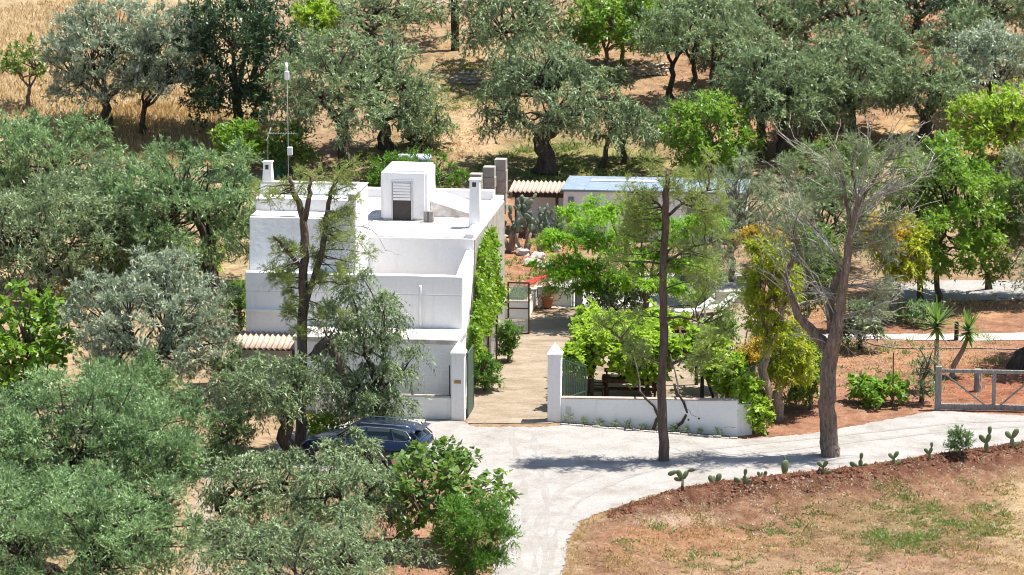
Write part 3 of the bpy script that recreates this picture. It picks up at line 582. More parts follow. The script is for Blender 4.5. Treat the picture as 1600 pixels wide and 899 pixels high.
# ---------------------------------------------------------------- trees and plants
def clumps_in(c, rad, n, cr, rng, low=-.55, shell=(.3, .97)):
    out = []; tries = 0
    while len(out) < n and tries < n * 60:
        tries += 1; d = rng.normal(size=3); d /= np.linalg.norm(d)
        if d[2] < low: continue
        p = d * rng.uniform(*shell) ** .6 * (1 + .18 * math.sin(3 * math.atan2(d[1], d[0]) + c[0]) * (1 - abs(d[2]))); q = np.asarray(c) + p * np.asarray(rad)
        if all(np.linalg.norm((q - o) / cr) > (.98 if tries < n * 40 else .7) for o in out): out.append(q)
    return np.array(out)
def spray(C, cr, nsp, nl, L, W, rng, droop=.3, up=.25, sl=1.0, spread=.75, flat=0.0, squash=1.0, start=.2, tri=True):
    """leaves set along shoots that leave each clump centre"""
    k = len(C); S = k * nsp; ci = np.repeat(np.arange(k), nsp); r = (cr * rng.uniform(.7, 1.25, k))[ci]
    D = unit(rng.normal(size=(S, 3)) + np.array([0, 0, up])); D[:, 2] *= squash
    O_ = C[ci] + D * r[:, None] * rng.uniform(.0, .35, (S, 1)) + rng.normal(0, .12, (S, 3)) * r[:, None] * [1, 1, squash]
    Ls = r * sl * rng.uniform(.5, 1.05, S); t = np.linspace(start, 1, nl)[None, :] + rng.uniform(-.06, .06, (S, nl))
    g = np.array([0, 0, -1.0]) * droop
    P = O_[:, None, :] + (D * Ls[:, None])[:, None, :] * t[..., None] + g * (t ** 2 * Ls[:, None])[..., None]
    T = unit(D[:, None, :] + 2 * g * t[..., None]); A = unit(T + rng.normal(0, spread, P.shape))
    ct = rng.normal(0, .17, k)[ci]; st = rng.normal(0, .12, S)
    tint = (.45 + ct + st)[:, None] + rng.normal(0, .21, (S, nl))
    n = S * nl; P = P.reshape(-1, 3); A = A.reshape(-1, 3)
    return leafquads(P, A, L * rng.uniform(.7, 1.3, n), W * rng.uniform(.7, 1.3, n), rng, flat, tri), tint.reshape(-1)
def curve(a, b, rng, n=6, bow=.15, sag=0.0):
    a, b = np.asarray(a, float), np.asarray(b, float); L = np.linalg.norm(b - a); t = np.linspace(0, 1, n)[:, None]
    off = rng.normal(0, bow * L, 3); off[2] = abs(off[2]) * .6 - sag * L
    P = a + (b - a) * t + off * (4 * t * (1 - t)) * .5; P[1:-1] += rng.normal(0, .025 * L, (n - 2, 3)); return P
def wood(mb, base, fork, C, r0, K, rng, twig=.05, gnarl=.12, sides=9):
    base, fork = np.asarray(base, float), np.asarray(fork, float); n = 7; t = np.linspace(0, 1, n)[:, None]
    P = base + (fork - base) * t; P[1:-1, :2] += rng.normal(0, .12 * r0 + .03 * np.linalg.norm(fork - base), (n - 2, 2)); P[0, 2] -= .12
    mb.tube(P, r0 * np.array([1.55, 1.12, .98, .92, .88, .86, .8]), sides, gnarl, rng)
    K = min(K, len(C)); idx = [int(rng.integers(len(C)))]
    while len(idx) < K:
        d = np.min([np.linalg.norm((C - C[i]) * [1, 1, .6], axis=1) for i in idx], axis=0); idx.append(int(np.argmax(d)))
    own = np.argmin([np.linalg.norm(C - C[i], axis=1) for i in idx], axis=0); rk = r0 * .62 / max(1, K / 3) ** .4
    for j in range(K):
        G = C[own == j]
        if not len(G): continue
        m = G.mean(0); e = fork + (m - fork) * .82; Q = curve(fork - [0, 0, .1], e, rng, 7, .22)
        mb.tube(Q, np.linspace(rk, rk * .38, 7), 7, gnarl * .8, rng)
        for q in G:
            s = Q[rng.integers(3, 7)]; mb.tube(curve(s, q, rng, 5, .12), np.linspace(max(twig, rk * .3), twig * .35, 5), 5, .05, rng)
KIND = { # leaf material, length px (1024 render), width ratio, clump radius m, droop, up, spread, bark
 'olive': dict(mat='olive', lp=4.5, wr=.41, cr=.78, droop=.28, up=.7, spread=.7, bark='bark', cover=3.3, nl=12),
 'silver': dict(mat='olivesilver', lp=4.5, wr=.41, cr=.72, droop=.10, up=1.0, spread=.7, bark='bark', cover=3.5, nl=12),
 'young': dict(mat='olivegreen', lp=4.5, wr=.41, cr=.72, droop=.10, up=.9, spread=.7, bark='bark', cover=3.6, nl=12),
 'weep': dict(mat='olive', lp=4.5, wr=.41, cr=.72, droop=.7, up=.55, spread=.65, bark='bark', cover=2.9, nl=13),
 'carob': dict(mat='carob', lp=5.0, wr=.55, cr=.85, droop=.15, up=.4, spread=.9, bark='bark', cover=3.6, nl=9),
 'fresh': dict(mat='fresh', lp=4.8, wr=.55, cr=.6, droop=.15, up=.5, spread=.8, bark='figbark', cover=4.6, nl=9),
 'fig': dict(mat='fig', lp=6.8, wr=.85, cr=.5, droop=.3, up=.3, spread=1.0, bark='figbark', cover=3.6, nl=6),
 'shrub': dict(mat='shrub', lp=3.6, wr=.45, cr=.32, droop=.0, up=.5, spread=.7, bark='figbark', cover=4.0, nl=9),
 'lime': dict(mat='vine', lp=5.0, wr=.6, cr=.5, droop=.15, up=.5, spread=.8, bark='figbark', cover=4.4, nl=8),
 'citrus': dict(mat='fresh', lp=5.0, wr=.6, cr=.6, droop=.2, up=.4, spread=.9, bark='bark', cover=4.8, nl=8),
 'greypine': dict(mat='needlegrey', lp=4.2, wr=.2, cr=.6, droop=.2, up=.3, spread=.6, bark='pinebark', cover=2.4, nl=14),
 'yellow': dict(mat='yellow', lp=4.0, wr=.5, cr=.4, droop=.35, up=.4, spread=.8, bark='trunktan', cover=4.6, nl=10),
 'amber': dict(mat='amber', lp=4.0, wr=.5, cr=.35, droop=.2, up=.4, spread=.8, bark='trunktan', cover=4.0, nl=10),
}
NT = [0]
def tree(kind, name, label, cat, base, cen, rad, group=None, fork=None, r0=None, K=4, dens=1.0, n=None, ratio=1.0, low=-.55, shell=(.3, .97), dy=0.0, mat=None, bases=None, cr=None):
    """base, cen in photo pixels; rad in photo pixels (across, up); the crown stands over its base"""
    k = KIND[kind]; NT[0] += 1; rng = np.random.default_rng(100 + NT[0])
    B = gp(*base); c = aty(cen[0], cen[1], B[1] + dy); S = pxm(c); rx, rz = 1.14 * rad[0] / S, 1.12 * rad[1] / S
    ls = S * .64; L = min(max(k['lp'] / ls, .11), .34); W = L * k['wr']; crr = min((cr or k['cr']) * 1.0, rx * .45, rz * .55)
    t = thing(name, label, cat, B, 0, group)
    c = c - B; ry = rx * ratio
    vol = (rx * ry * rz) / crr ** 3; nc = n or int(max(9, min(120, 1.9 * vol ** .8)))
    C = clumps_in(c, (max(rx - crr * .45, .2), max(ry - crr * .45, .2), max(rz - crr * .45, .2)), nc, crr, rng, low, shell)
    area = math.pi * rx * rz; N = k['cover'] * dens * area / (.5 * L * W) * (2.0 if kind != 'fig' else 1.5); nsp = max(5, int(N / (len(C) * k['nl'])))
    V, tint = spray(C, crr, nsp, k['nl'], L, W, rng, k['droop'], k['up'], 1.0, k['spread'], tri=(kind != 'fig'), flat=.6, squash=.85)
    zrel = V[:, 0, 2]; keep = zrel > .05; V, tint = V[keep], tint[keep]
    quads('crown', V, tint, mat or k['mat'], t)
    mb = MB(); f = np.array([c[0] * .35, c[1] * .3, max(.3, (c[2] - rz) + .55 * rz)]) if fork is None else aty(fork[0], fork[1], B[1] + dy * .4) - B
    r0 = r0 if r0 is not None else max(.09, .075 * rx)
    if bases:
        for q in bases:
            bb = gp(*q) - B; own = C[np.argsort(np.linalg.norm(C[:, :2] - bb[:2], axis=1))[:max(3, len(C) // len(bases))]]
            ff = bb + (own.mean(0) - bb) * [.35, .35, .45]; wood(mb, bb, ff, own, r0, max(2, K - 1), rng)
    else: wood(mb, (0, 0, 0), f, C, r0, K, rng)
    mb.build('trunk', k['bark'], t, 0, True)
    return t
OG = 'olive trees around the farmhouse'
T_ = [
 # left side, from the back
 ('silver', 'silver-leaved olive tree on golden grass at upper left', (168, 205), (165, 100), (95, 105), {}),
 ('carob', 'tall dense dark evergreen tree at upper left behind the mast', (372, 215), (372, 85), (98, 122), dict(cat='evergreen tree', name='evergreen_tree', low=-.9)),
 ('silver', 'slender pale olive tree leaning against the dark evergreen', (222, 208), (262, 100), (62, 90), dict(r0=.16, fork=(226, 165), dy=-1.5)),
 ('young', 'grey-green olive crown at the left edge below the golden slope', (60, 318), (70, 265), (125, 88), dict(low=-.9)),
 ('olive', 'large shady olive tree at the left edge above the fig bush', (70, 462), (75, 375), (145, 100), dict(low=-.85, dens=.95)),
 ('young', 'broad olive tree touching the left end of the white house', (305, 452), (305, 340), (138, 108), dict(low=-.8, bases=[(268, 448), (330, 446)])),
 ('lime', 'yellow-green leafy shrub between two olive crowns left of the house', (240, 432), (250, 408), (92, 30), dict(cat='shrub', name='leafy_shrub', r0=.06)),
 ('silver', 'dense grey olive tree in the middle of the left edge group', (245, 632), (240, 510), (132, 112), dict(low=-.85, cr=.62)),
 ('fig', 'bright green broad-leaved bush at the left edge', (45, 622), (42, 540), (72, 92), dict(cat='bush', name='broad_leaved_bush', low=-.9, mat='fresh', r0=.1)),
 ('young', 'big green olive crown filling the left foreground, upper one', (130, 812), (125, 690), (182, 112), dict(low=-.8, cr=.66)),
 ('young', 'big green olive crown at the bottom left corner', (105, 985), (95, 850), (200, 118), dict(low=-.8, cr=.66)),
 ('young', 'small olive top rising between the grey olive and the foreground crown', (205, 670), (205, 612), (82, 58), dict(low=-.9)),
 ('lime', 'small yellow-green bush beside the left end of the tower', (372, 270), (372, 225), (40, 42), dict(cat='bush', name='garden_bush', r0=.05, mat='fresh')),
 ('carob', 'dark green bush behind the mast at the house corner', (455, 275), (455, 232), (38, 44), dict(cat='bush', name='garden_bush', r0=.06, mat='fig', low=-.9)),
 ('olive', 'olive crown filling the gap between the two left edge trees and the house', (180, 425), (178, 322), (88, 88), dict(low=-.9)),
 ('young', 'green olive crown at the right side of the left foreground mass', (262, 850), (242, 742), (72, 88), dict(low=-.9, cr=.6)),
 ('young', 'green olive crown at the left edge above the bottom corner', (10, 850), (5, 742), (90, 95), dict(low=-.9, cr=.6)),
 ('carob', 'dark green bush squeezed between the olives and the left end of the house', (378, 520), (366, 480), (26, 46), dict(cat='bush', name='garden_bush', r0=.05, mat='fig', low=-.95)),
 ('silver', 'grey bush in front of the corrugated porch', (372, 640), (362, 590), (36, 46), dict(cat='bush', name='garden_bush', r0=.06, low=-.95, mat='olive')),
 # around the car
 ('weep', 'olive tree with short trunk left of the parked car', (455, 722), (432, 606), (92, 62), dict(fork=(450, 665), r0=.30, low=-.75)),
 ('weep', 'drooping olive tree standing behind the parked car', (588, 690), (572, 560), (84, 132), dict(fork=(592, 600), r0=.26, low=-.9, dens=1.0)),
 ('weep', 'low olive branches hanging in front of the car\'s side', (620, 800), (548, 708), (54, 40), dict(r0=.14, low=-.9, dens=.8)),
 ('weep', 'foreground olive tree just below the parked car', (560, 868), (552, 775), (98, 68), dict(r0=.24, low=-.8)),
 ('weep', 'foreground olive tree with leaning dark trunk left of centre', (372, 838), (410, 765), (100, 72), dict(fork=(345, 785), r0=.24, low=-.7)),
 ('weep', 'foreground olive tree cut by the bottom edge left of centre', (470, 965), (470, 875), (165, 78), dict(r0=.28, low=-.7)),
 ('young', 'narrow dark olive shoot beside the stony track at left', (352, 735), (356, 690), (42, 62), dict(low=-.95, r0=.09)),
 ('fig', 'fig tree with large leaves leaning over the gravel at the bottom', (600, 862), (690, 762), (92, 78), dict(cat='fig tree', name='fig_tree', fork=(655, 815), r0=.10, low=-.9, dens=.85, K=5)),
 ('shrub', 'bright feathery green conifer bush at the bottom beside the road', (740, 925), (742, 842), (58, 76), dict(cat='bush', name='conifer_bush', low=-.95, cr=.5)),
 ('lime', 'pale yellow-green shrub just behind the car\'s bonnet', (508, 690), (508, 668), (28, 22), dict(cat='shrub', name='pale_shrub', r0=.04)),
 # behind the house
 ('olive', 'old olive tree with twisted trunks right behind the tower', (545, 258), (555, 150), (138, 108), dict(bases=[(540, 262), (605, 232), (650, 225)], r0=.36, low=-.6, dens=.8)),
 ('weep', 'low hanging olive branches on the slope behind the roof hut', (655, 232), (662, 195), (48, 52), dict(r0=.14, low=-.95, dens=.7)),
 ('shrub', 'bright green bush around the water tank behind the roof hut', (640, 310), (642, 282), (78, 42), dict(cat='bush', name='leafy_bush', low=-.9, r0=.06)),
 ('olive', 'olive crown at the top edge above the twisted olive', (580, 75), (580, 20), (112, 52), dict(dens=.9)),
 ('fresh', 'yellow-green sapling between the dark evergreen and the twisted olive', (495, 95), (492, 35), (34, 42), dict(cat='sapling', name='sapling', mat='vine', r0=.06)),
 ('weep', 'spreading olive tree right of the utility pole', (800, 118), (805, 40), (100, 78), dict(r0=.24, dens=.9)),
 ('weep', 'large old olive tree standing alone behind the stone pillars', (852, 270), (850, 160), (102, 102), dict(fork=(850, 212), r0=.50, K=5, dens=.95)),
 ('fresh', 'bright green young almond tree at the top centre', (950, 112), (965, 42), (78, 72), dict(cat='almond tree', name='almond_tree', r0=.13, bases=[(945, 118), (972, 105)])),
 ('weep', 'small slender olive tree on the slope below the almond tree', (950, 155), (950, 122), (34, 26), dict(r0=.12)),
 ('olive', 'olive tree with three bare upright stems at top centre right', (1070, 172), (1088, 55), (92, 78), dict(bases=[(1048, 155), (1084, 162), (1112, 175)], r0=.17, low=-.3, dens=.8)),
 ('weep', 'pale olive tree behind the blue-grey outbuilding roof', (972, 258), (985, 202), (62, 52), dict(bases=[(940, 262), (975, 255)], r0=.15, dens=.9)),
 ('olive', 'small olive tree with a thick black trunk above the outbuilding', (1068, 210), (1070, 172), (48, 30), dict(r0=.26)),
 ('fresh', 'bright green leafy tree behind the right end of the outbuilding', (1110, 285), (1112, 218), (72, 66), dict(cat='tree', name='leafy_tree', low=-.9, r0=.1)),
 ('olive', 'dense olive tree behind the dead pine top', (1205, 252), (1208, 150), (98, 92), dict(r0=.28, bases=[(1190, 250), (1222, 245)])),
 ('olive', 'olive tree at the top edge above the dense olive', (1200, 95), (1195, 38), (80, 62), dict(r0=.2)),
 ('olive', 'olive crown at the top edge, third from the right corner', (1330, 90), (1318, 22), (98, 60), {}),
 ('olive', 'rounded olive tree in the right background left of the red clearing', (1330, 215), (1322, 128), (92, 88), dict(r0=.3, low=-.8)),
 ('olive', 'olive tree with a single thick dark trunk under the red clearing', (1447, 225), (1452, 145), (72, 62), dict(fork=(1447, 185), r0=.36)),
 ('olive', 'silvery olive tree at the right edge above the yellow-green tree', (1545, 190), (1548, 105), (78, 70), dict(r0=.26, mat='olivesilver')),
 ('olive', 'dark olive tree at the top edge above the red clearing', (1430, 52), (1440, 5), (78, 42), dict(r0=.26, mat='carob')),
 ('olive', 'olive tree with forked pale trunk in the top right corner', (1560, 70), (1562, 12), (70, 58), dict(r0=.3)),
 ('olive', 'olive crown on the slope between the three-stemmed olive and the dense olive', (1150, 140), (1145, 75), (62, 58), {}),
 ('olive', 'olive tree behind the dead pine between two larger crowns', (1268, 235), (1268, 160), (70, 74), dict(low=-.8)),
 ('olive', 'small olive crown at the left side of the red clearing', (1385, 150), (1378, 92), (56, 58), {}),
 ('olive', 'olive crown at the right side of the red clearing', (1510, 130), (1508, 66), (62, 56), {}),
 ('weep', 'olive crown at the top edge between the almond tree and the three-stemmed olive', (1040, 60), (1040, 12), (70, 40), {}),
 ('lime', 'yellow-green tree at the right edge above the citrus tree', (1572, 262), (1565, 195), (72, 62), dict(cat='tree', name='leafy_tree', low=-.8, r0=.1)),
 ('citrus', 'large green citrus tree with two black stems by the pale terrace', (1450, 472), (1490, 335), (112, 122), dict(cat='citrus tree', name='citrus_tree', bases=[(1438, 472), (1466, 474), (1545, 452)], r0=.13, low=-.9)),
 ('greypine', 'grey half-bare pine at the right edge above the terrace', (1640, 470), (1618, 330), (72, 118), dict(cat='pine tree', name='pine_tree', r0=.2, low=-.9, dens=.8)),
 ('carob', 'dark evergreen bush behind the dead pine', (1300, 300), (1310, 262), (78, 48), dict(cat='bush', name='dark_bush', low=-.9, mat='fig')),
 ('olive', 'grey-green olive behind the dead pine\'s branches', (1300, 420), (1290, 335), (88, 78), dict(r0=.18, low=-.9, dens=.85)),
 ('greypine', 'grey-green pine behind the feathery tree\'s right side', (1140, 440), (1160, 330), (70, 90), dict(cat='pine tree', name='pine_tree', r0=.15, low=-.9, dens=.8)),
 ('yellow', 'yellow-green column of foliage nearest the courtyard fence', (1190, 668), (1200, 455), (44, 100), dict(cat='hedge tree', name='hedge_tree', low=-.8, r0=.2, fork=(1197, 560), mat=None)),
 ('yellow', 'amber-tinged yellow foliage left of the dead pine trunk', (1212, 655), (1232, 555), (40, 68), dict(cat='hedge tree', name='hedge_tree', low=-.7, r0=.2)),
 ('amber', 'orange-tipped foliage tuft hanging beside the tan trunk', (1196, 640), (1192, 555), (34, 30), dict(cat='hedge tree', name='hedge_tree', r0=.07)),
 ('amber', 'orange-tipped upper branch of foliage left of the dead pine crown', (1200, 655), (1192, 372), (34, 26), dict(cat='hedge tree', name='hedge_tree', r0=.09)),
 ('fresh', 'dark green shrub behind the dead pine trunk', (1268, 640), (1258, 585), (40, 58), dict(cat='shrub', name='green_shrub', low=-.95, r0=.07, mat='fig')),
 ('yellow', 'golden yellow bush right of the dead pine', (1405, 500), (1408, 395), (44, 62), dict(cat='bush', name='golden_bush', low=-.9, r0=.08)),
 ('amber', 'orange-tinted bush top behind the dead pine', (1385, 505), (1388, 366), (40, 30), dict(cat='bush', name='golden_bush', low=-.8, r0=.06)),
 ('yellow', 'yellow-green bush top left of the dead pine', (1260, 520), (1270, 420), (50, 72), dict(cat='bush', name='golden_bush', low=-.9, r0=.08, mat='fig')),
 ('carob', 'small dark olive bush by the path right of the dead pine', (1345, 548), (1342, 505), (44, 40), dict(cat='bush', name='dark_bush', low=-.9, r0=.1, mat='olive')),
 ('shrub', 'grey-green tufted bush behind the tall yucca', (1445, 508), (1440, 490), (34, 20), dict(cat='bush', name='tufted_bush', low=-.9, r0=.04, mat='olivegreen')),
 ('carob', 'dark olive bush behind the feathery tree by the patio', (960, 500), (965, 465), (48, 36), dict(cat='bush', name='dark_bush', low=-.9, r0=.08, mat='olive')),
 ('greypine', 'bushy grey pine beside the patio right of the slim trunk', (1092, 470), (1092, 410), (52, 78), dict(cat='pine tree', name='pine_tree', low=-.95, r0=.1)),
 ('shrub', 'round green bush by the open gate inside the courtyard', (758, 612), (757, 580), (29, 32), dict(cat='bush', name='round_bush', low=-.95, r0=.05)),
 ('shrub', 'second round green bush further along the house wall', (794, 566), (794, 530), (20, 32), dict(cat='bush', name='round_bush', low=-.95, r0=.05)),
 ('fresh', 'small leafy tree at the right end of the pergola', (1140, 612), (1128, 535), (36, 62), dict(cat='small tree', name='small_tree', low=-.9, r0=.06, mat='fig', dens=.7)),
 ('olive', 'huge leaning olive trunk at the right edge beyond the wooden gate', (1606, 575), (1690, 440), (110, 75), dict(fork=(1650, 500), r0=.62)),
 ('lime', 'sparse small fruit tree on the golden slope at far left', (45, 168), (38, 100), (38, 36), dict(cat='fruit tree', name='fruit_tree', dens=.35, r0=.11, fork=(46, 135), mat='fig')),
]
for kind, label, base, cen, rad, kw in T_:
    kw = dict(kw); name = kw.pop('name', 'olive_tree'); cat = kw.pop('cat', 'olive tree')
    tree(kind, name, label, cat, base, cen, rad, OG if cat == 'olive tree' else None, **kw)
# ---- pines with surveyed stems
def stems(paths, Y, B, dyr, rng):
    """px paths [(x, y, radius px)...] in the vertical plane at Y -> list of (points, radii) relative to B"""
    out = []
    for p in paths:
        q = np.array([aty(a, b_, Y) for a, b_, _ in p]) - B; q[1:, 1] += np.cumsum(rng.normal(0, dyr, len(q) - 1)); S = pxm(B); out.append((q, np.array([r / S for _, _, r in p])))
    return out
def finer(q, r, n=4):
    m = len(q); t = np.linspace(0, m - 1, (m - 1) * n + 1); return np.stack([np.interp(t, np.arange(m), q[:, i]) for i in range(3)], 1), np.interp(t, np.arange(m), r)
def pine(label, base, paths, tufts, mat, barkmat, seed, tuft_r=.5, dens=30, bare=None, L=.17, cat='pine tree', nl=12):
    rng = np.random.default_rng(seed); B = gp(*base); t = thing('pine_tree', label, cat, B); mb = MB()
    for k, (q, r) in enumerate(stems(paths, B[1], B, .10, rng)):
        if k == 0: q[0, 2] -= .15
        q, r = finer(q, r); q[1:] += rng.normal(0, .02, q[1:].shape); mb.tube(q, r, 9 if r[0] > .1 else 6, .07, rng)
    C = []
    for x, y, rr, n in tufts:
        c = aty(x, y, B[1]) - B; S = pxm(B)
        for _ in range(n): C.append(c + rng.normal(0, .55, 3) * rr / S)
    C = np.array(C); allq = np.concatenate([np.array(finer(q, r)[0]) for q, r in stems(paths, B[1], B, .0, rng)])
    for c in C:
        cand = allq[(allq[:, 2] < c[2] + .3)] if (allq[:, 2] < c[2] + .3).any() else allq
        s = cand[np.argmin(np.linalg.norm(cand - c, axis=1))]; mb.tube(curve(s, c, rng, 5, .12), np.linspace(.03, .012, 5), 5)
    mb.build('trunk', barkmat, t, 0, True)
    V, tint = spray(C, tuft_r, int(dens * 2.0), nl, L, L * .16, rng, .12, .5, 1.0, .55)
    quads('crown', V, tint, mat, t)
    if bare:
        mb = MB()
        for x0, y0, x1, y1, n in bare:
            for _ in range(int(n * 1.7)):
                a = aty(x0, y0, B[1]) - B; e = aty(x1, y1, B[1]) - B + rng.normal(0, .35, 3) * [1, 1.6, 1]; Q = curve(a, e, rng, 6, .22); mb.tube(Q, np.linspace(.026, .008, 6), 5)
                for _ in range(3):
                    s = Q[rng.integers(2, 6)]; mb.tube(curve(s, s + (e - a) * rng.uniform(.2, .45) + rng.normal(0, .28, 3), rng, 4, .2), np.linspace(.013, .005, 4), 4)
        mb.build('dead_twigs', 'deadtwig', t, 0, True)
    return t
pine('tall slim pine with straight dark trunk standing in the gravel road', (1037, 720),
     [[(1037, 720, 9.6), (1037, 690, 8), (1033, 600, 7.2), (1038, 520, 6.6), (1035, 430, 5.8), (1039, 360, 6), (1041, 300, 5), (1043, 265, 3)],
      [(1034, 570, 3), (1000, 552, 2.4), (960, 522, 2), (940, 508, 1.2)], [(1042, 575, 3), (1072, 560, 2.2), (1100, 556, 1.6)], [(1040, 340, 3), (1075, 312, 2.3), (1105, 298, 1.6)],
      [(1038, 330, 2.5), (1015, 305, 1.8), (985, 300, 1.2)], [(1037, 500, 2.5), (1060, 494, 2), (1100, 505, 1)], [(1040, 410, 2.5), (1085, 385, 1.6), (1110, 380, 1)]],
     [(1043, 280, 34, 8), (985, 305, 26, 6), (970, 330, 22, 4), (1090, 300, 36, 8), (1115, 330, 26, 5), (1010, 350, 40, 8), (960, 355, 30, 4), (1095, 350, 36, 7), (1085, 415, 42, 9), (1110, 470, 32, 5), (985, 400, 34, 4), (1000, 500, 26, 3), (950, 515, 24, 4), (1085, 560, 32, 6), (1010, 545, 26, 3), (1110, 540, 26, 4)],
     'needle', 'pinedark', 401, .42, 15, None, .17)
pine('dead half-bare pine with thick forked trunk standing in the gravel road', (1297, 713),
     [[(1297, 713, 16), (1296, 690, 14.5), (1291, 640, 13.5), (1290, 600, 13), (1296, 555, 12.5), (1304, 520, 11), (1312, 470, 8), (1318, 420, 6.8), (1326, 370, 5.6), (1336, 325, 4), (1340, 300, 2.4)],
      [(1294, 545, 10), (1270, 520, 8), (1246, 492, 6.5), (1236, 462, 5), (1226, 435, 4.4), (1238, 405, 3), (1246, 385, 2)],
      [(1300, 520, 8), (1298, 480, 7), (1306, 440, 6), (1316, 425, 4)], [(1330, 350, 3), (1318, 290, 3), (1308, 250, 2), (1298, 225, 1.4)], [(1334, 330, 3), (1360, 290, 2.2), (1385, 250, 1.6)], [(1338, 310, 2.4), (1330, 260, 2), (1338, 225, 1.2)]],
     [(1245, 330, 34, 4), (1215, 360, 30, 3), (1280, 260, 34, 4), (1390, 300, 32, 5), (1370, 350, 30, 4), (1240, 255, 34, 3), (1380, 460, 28, 4), (1405, 245, 30, 4), (1340, 240, 30, 3), (1270, 390, 28, 3), (1375, 410, 26, 3)],
     'needlegrey', 'pinebark', 402, .46, 20,
     [(1318, 420, 1250, 330, 5), (1322, 400, 1400, 330, 5), (1330, 350, 1400, 250, 5), (1320, 300, 1250, 235, 3), (1336, 330, 1425, 270, 4), (1338, 310, 1410, 225, 3), (1312, 450, 1380, 440, 5), (1306, 500, 1390, 480, 4), (1300, 520, 1225, 400, 3), (1308, 470, 1240, 440, 4), (1300, 505, 1370, 540, 3), (1236, 462, 1190, 400, 4), (1238, 420, 1225, 330, 3), (1340, 310, 1350, 220, 4), (1312, 460, 1270, 470, 4), (1296, 540, 1250, 505, 3)], .17)
pine('thin dark pine with two bare stems in front of the white house', (470, 700),
     [[(470, 700, 9), (470, 640, 8.5), (471, 560, 8), (473, 480, 8), (474, 420, 7), (475, 360, 6.5), (470, 330, 5.5), (458, 300, 4), (452, 278, 2.5)], [(475, 345, 5), (482, 310, 4), (486, 278, 2.4)],
      [(478, 470, 6), (492, 430, 5), (504, 390, 5), (510, 340, 4), (516, 300, 3)], [(473, 420, 4), (455, 400, 3.5), (440, 382, 3), (428, 368, 1.5)], [(485, 560, 6.5), (510, 530, 7), (526, 560, 8), (534, 590, 7)]],
     [(425, 315, 26, 4), (445, 300, 24, 3), (520, 300, 28, 4), (540, 315, 22, 3), (535, 360, 32, 5), (520, 370, 28, 3), (445, 390, 28, 4), (470, 400, 26, 4), (555, 400, 30, 4), (440, 440, 36, 9), (450, 490, 36, 8), (500, 440, 34, 5), (545, 440, 34, 5), (515, 420, 28, 3), (500, 500, 34, 6), (535, 275, 30, 4), (470, 285, 24, 3)],
     'needle', 'pinedark', 403, .36, 17, [(505, 360, 560, 390, 4), (510, 330, 550, 340, 3), (475, 400, 430, 410, 3)], .15)
# ---- feathery bright tree over the courtyard
def feathery():
    rng = np.random.default_rng(55); B = gp(1000, 505); t = thing('feathery_tree', 'spreading bright green feathery tree over the courtyard', 'tree', B); mb = MB(); C = []
    S = pxm(B); pads = [(905, 335, 40), (950, 325, 42), (885, 370, 36), (930, 375, 46), (985, 365, 40), (900, 410, 46), (950, 415, 50), (1005, 395, 44), (1050, 410, 40), (985, 435, 40), (915, 445, 34), (1060, 365, 34), (1090, 345, 30), (1020, 340, 30), (1040, 450, 30), (880, 425, 24)]
    fk = aty(1008, 450, B[1]) - B; mb.tube(curve((0, 0, -.1), fk, rng, 6, .08), np.linspace(.17, .11, 6), 8, .06, rng)
    for x, y, r in pads:
        c = aty(x, y, B[1] + rng.normal(0, 1.2)) - B; mb.tube(curve(fk, c, rng, 7, .12), np.linspace(.08, .02, 7), 6)
        for _ in range(11): C.append(c + rng.normal(0, .55, 3) * (r / S) * [1, 1, .26])
    mb.build('trunk', 'figbark', t, 0, True); C = np.array(C)
    V, tint = spray(C, .66, 22, 20, .16, .062, rng, .22, .15, 1.0, .55, .8, .35); quads('crown', V, tint, 'feather', t)
feathery()
# ---------------------------------------------------------------- gate, walls and fences
def inhouse(o): return o
def pillar(u, v, name, label):
    t = thing(name, label, 'gate pillar', hpt(u, v), -TH); MB().box((-.25, -.25, -.05), (.25, .25, 2.52)).build('shaft', 'white', t, .02)
    MB().box((-.285, -.285, 2.523), (.285, .285, 2.60)).build('capital', 'white', t, .012)
    m = MB(); m.add([(-.275, -.275, 2.603), (.275, -.275, 2.603), (.275, .275, 2.603), (-.275, .275, 2.603), (0, 0, 3.0)], [(0, 3, 2, 1), (0, 1, 4), (1, 2, 4), (2, 3, 4), (3, 0, 4)]); m.build('pyramid_cap', 'white', t); return t
pl = pillar(0.02, 0, 'gate_pillar', 'white gate pillar with small brass plate, next to the house')
MB().box((-.13, -.268, 1.42), (.12, -.252, 1.54)).build('plaque', 'brass', pl)
pillar(3.62, .15, 'gate_pillar', 'white gate pillar at the left end of the pergola wall')
t = thing('gate_leaf', 'solid dark green iron gate leaf folded open against the house', 'gate', hpt(.34, .1), -TH)
b = MB()
for z in (.08, 1.25, 2.42): b.box((-.025, 0, z), (.025, 1.65, z + .07))
for v in (.0, 1.60): b.box((-.027, v, .08), (.027, v + .05, 2.5))
b.build('frame', 'greeniron', t)
for k in range(9): MB().box((-.012, .06 + k * .172, .16), (.012, .06 + k * .172 + .16, 2.41)).build('panel', 'greeniron', t)
t = thing('gate_leaf', 'open barred iron gate leaf right of the entrance', 'gate', hpt(3.92, .35), -TH + R_(62))
b = MB(); b.box((0, -.02, .1), (1.5, .02, .16)); b.box((0, -.021, .8), (1.5, .021, .84)); b.bar((0, 0, 2.3), (1.5, 0, 1.75), .05); b.box((0, -.025, .1), (.05, .025, 2.3)); b.box((1.46, -.025, .1), (1.51, .025, 1.76)); b.build('frame', 'greeniron', t)
for k in range(11): x = .13 + k * .122; MB().box((x - .012, -.012, .12), (x + .012, .012, 2.3 - .55 * x / 1.5 + .12)).build('bar', 'greeniron', t)
